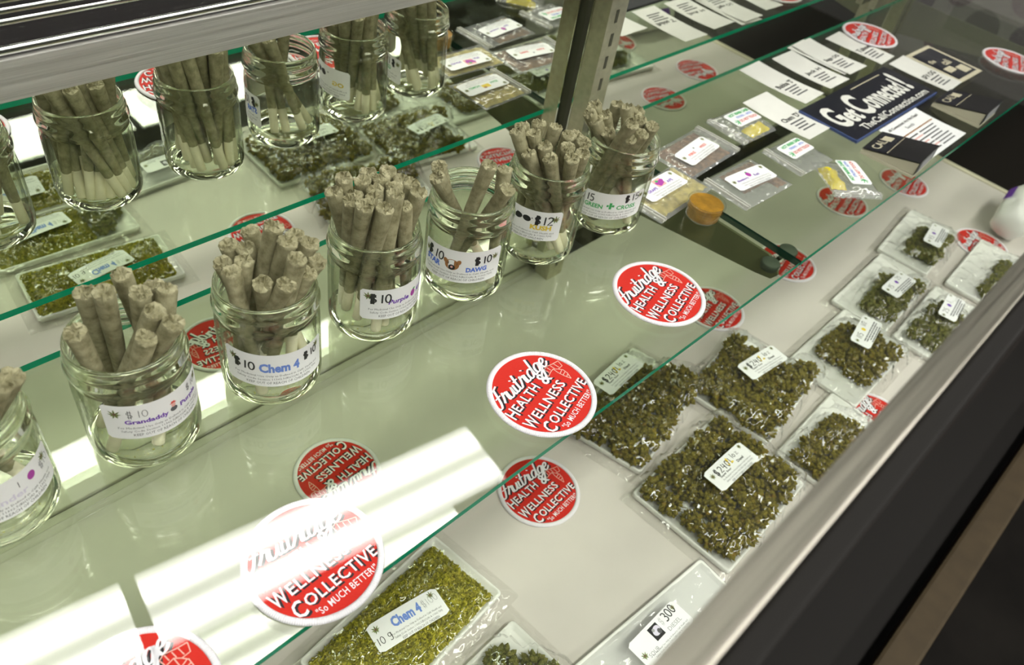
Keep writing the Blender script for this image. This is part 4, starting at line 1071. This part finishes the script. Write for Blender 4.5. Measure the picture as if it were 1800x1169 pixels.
# framed black card
t = thing('framed_card', 'black card with a tan border and tan lettering at the far end of the shelf', 'card', (1.1050, -.1955, 0), R(-1))
mb = MB(); rect_card(mb, .080, .092, .0); mb.obj('card_sheet', M['tan'], t)
P = Print(lambda u, v, off: Vector((u, v, .0006 + off)))
P.rect(-.033, .033, -.039, .039, 'navy', .0001, 'black_panel'); P.text('the', -.026, -.008, .008, .018, 'tan', bold=.03); P.text('cali', -.004, .018, -.006, .008, 'tan', bold=.03); P.rect(-.024, .0, -.022, -.009, 'tan', .0002); P.rect(.004, .027, -.034, -.016, 'tan', .0002); P.build(t)

# navy sign
t = thing('navy_sign', 'navy sign board with big white stretched lettering', 'sign', (.8625, -.1915, 0), R(0))
mb = MB(); mb.box(-.1225, .1225, -.0415, .0415, 0, .0035); mb.obj('board', M['navy'], t)
mb = MB(); mb.box(-.1225, .1225, -.0435, -.0415, 0, .0035); mb.box(-.1245, -.1225, -.0435, .0415, 0, .0034); mb.obj('blue_edge', M['navy_edge'], t)
P = Print(lambda u, v, off: Vector((u, v, .0036 + off)))
P.text('G', -.110, -.082, -.020, .027, 'card', bold=.035, res=3); P.text('et', -.080, -.052, -.020, .010, 'card', bold=.035, res=3)
P.text('C', -.048, -.018, -.020, .030, 'card', bold=.035, res=3); P.text('onnected', -.016, .088, -.018, .020, 'card', bold=.03, res=3); P.text('!', .094, .104, -.018, .032, 'card', bold=.04)
P.text('TheCaliConnection.com', -.085, .110, -.0365, -.0245, 'card', bold=.02); P.rect(.0, .088, .0315, .0330, 'tan', .0001, 'rule'); P.build(t)

# printed sheet
t = thing('printed_sheet', 'white printed sheet with black heading and red lines between the navy sign and a carton', 'paper', (.8530, -.2735, 0), R(0))
mb = MB(); rect_card(mb, .112, .074, .0012, 12); mb.obj('sheet', M['paper'], t, True)
P = Print(lambda u, v, off: Vector((u, v, .0006 + off + .0012 * (2 * v / .074) ** 2)))
P.text('All Connections Are Not Equal', -.046, .040, .024, .030, 'ink', bold=.01); P.text('Seeds', -.012, .010, .016, .021, 'ink_grey'); P.rect(-.050, .050, .0085, .0105, 'ink_brown', .0001, 'rule')
for k in range(7):
    P.rect(-.046, -.010 + .004 * (k % 3), .002 - k * .0055, .0040 - k * .0055, 'ink_pink' if k % 2 else 'ink_grey', .0001, 'text_lines'); P.rect(-.004, .040 - .003 * (k % 4), .002 - k * .0055, .0040 - k * .0055, 'ink_grey', .0001, 'text_lines')
P.build(t)

# black wedge cartons standing part open
def carton(label, cx, cy, rz, L=.068, W=.066, H=.022):
    t = thing('black_carton', label, 'carton', (cx, cy, 0), R(rz), 'black cartons')
    mb = MB(); mb.box(-L / 2, L / 2, -W / 2, W / 2, 0, .004); mb.obj('tray_bottom', M['cream'], t, bevel=.0006)
    mb = MB()
    vs_ = [(-L / 2, -W / 2, .0045), (L / 2, -W / 2, .0045), (L / 2, -W / 2, H), (-L / 2, -W / 2, .007), (-L / 2, W / 2, .0045), (L / 2, W / 2, .0045), (L / 2, W / 2, H), (-L / 2, W / 2, .007)]
    mb.add(vs_, [(3, 2, 6, 7), (1, 5, 6, 2), (4, 7, 6, 5)]); mb.obj('lid', M['boxblack'], t)
    mb = MB(); mb.add([(-L / 2, -W / 2 + .001, .0045), (L / 2 - .001, -W / 2 + .001, .0045), (L / 2 - .001, -W / 2 + .001, H - .002), (-L / 2, -W / 2 + .001, .0055)], [(0, 1, 2, 3)]); mb.obj('side_gusset', M['cream'], t)
    s = (H - .007) / L
    P = Print(lambda u, v, off: Vector((u, v, .007 + (u + L / 2) * s + .0002 + off)))
    P.rect(-L / 2 + .003, -L / 2 + .026, -W / 2 + .003, W / 2 - .003, 'navy', .0001, 'print_panel'); P.text('CALI', -L / 2 - .004, -L / 2 + .028, -.014, -.003, 'tan', bold=.01, rot=math.pi / 2); P.rect(-L / 2 + .008, -L / 2 + .020, .006, .020, 'tan', .0002, 'print_panel')
    P.rect(-L / 2 + .028, -L / 2 + .0288, -W / 2 + .003, W / 2 - .003, 'tan', .0002, 'print_panel'); P.build(t)
    mb = MB(); mb.box(L / 2 + .0001, L / 2 + .0005, -W / 2 + .010, W / 2 - .010, .006, H - .003); mb.obj('end_sticker', M['pencil'], t)
    return t
carton('black part open carton at the shelf edge, leaning by the printed sheet', .7560, -.2800, -86)
carton('black part open carton beyond the printed sheet', .9750, -.2790, -88)
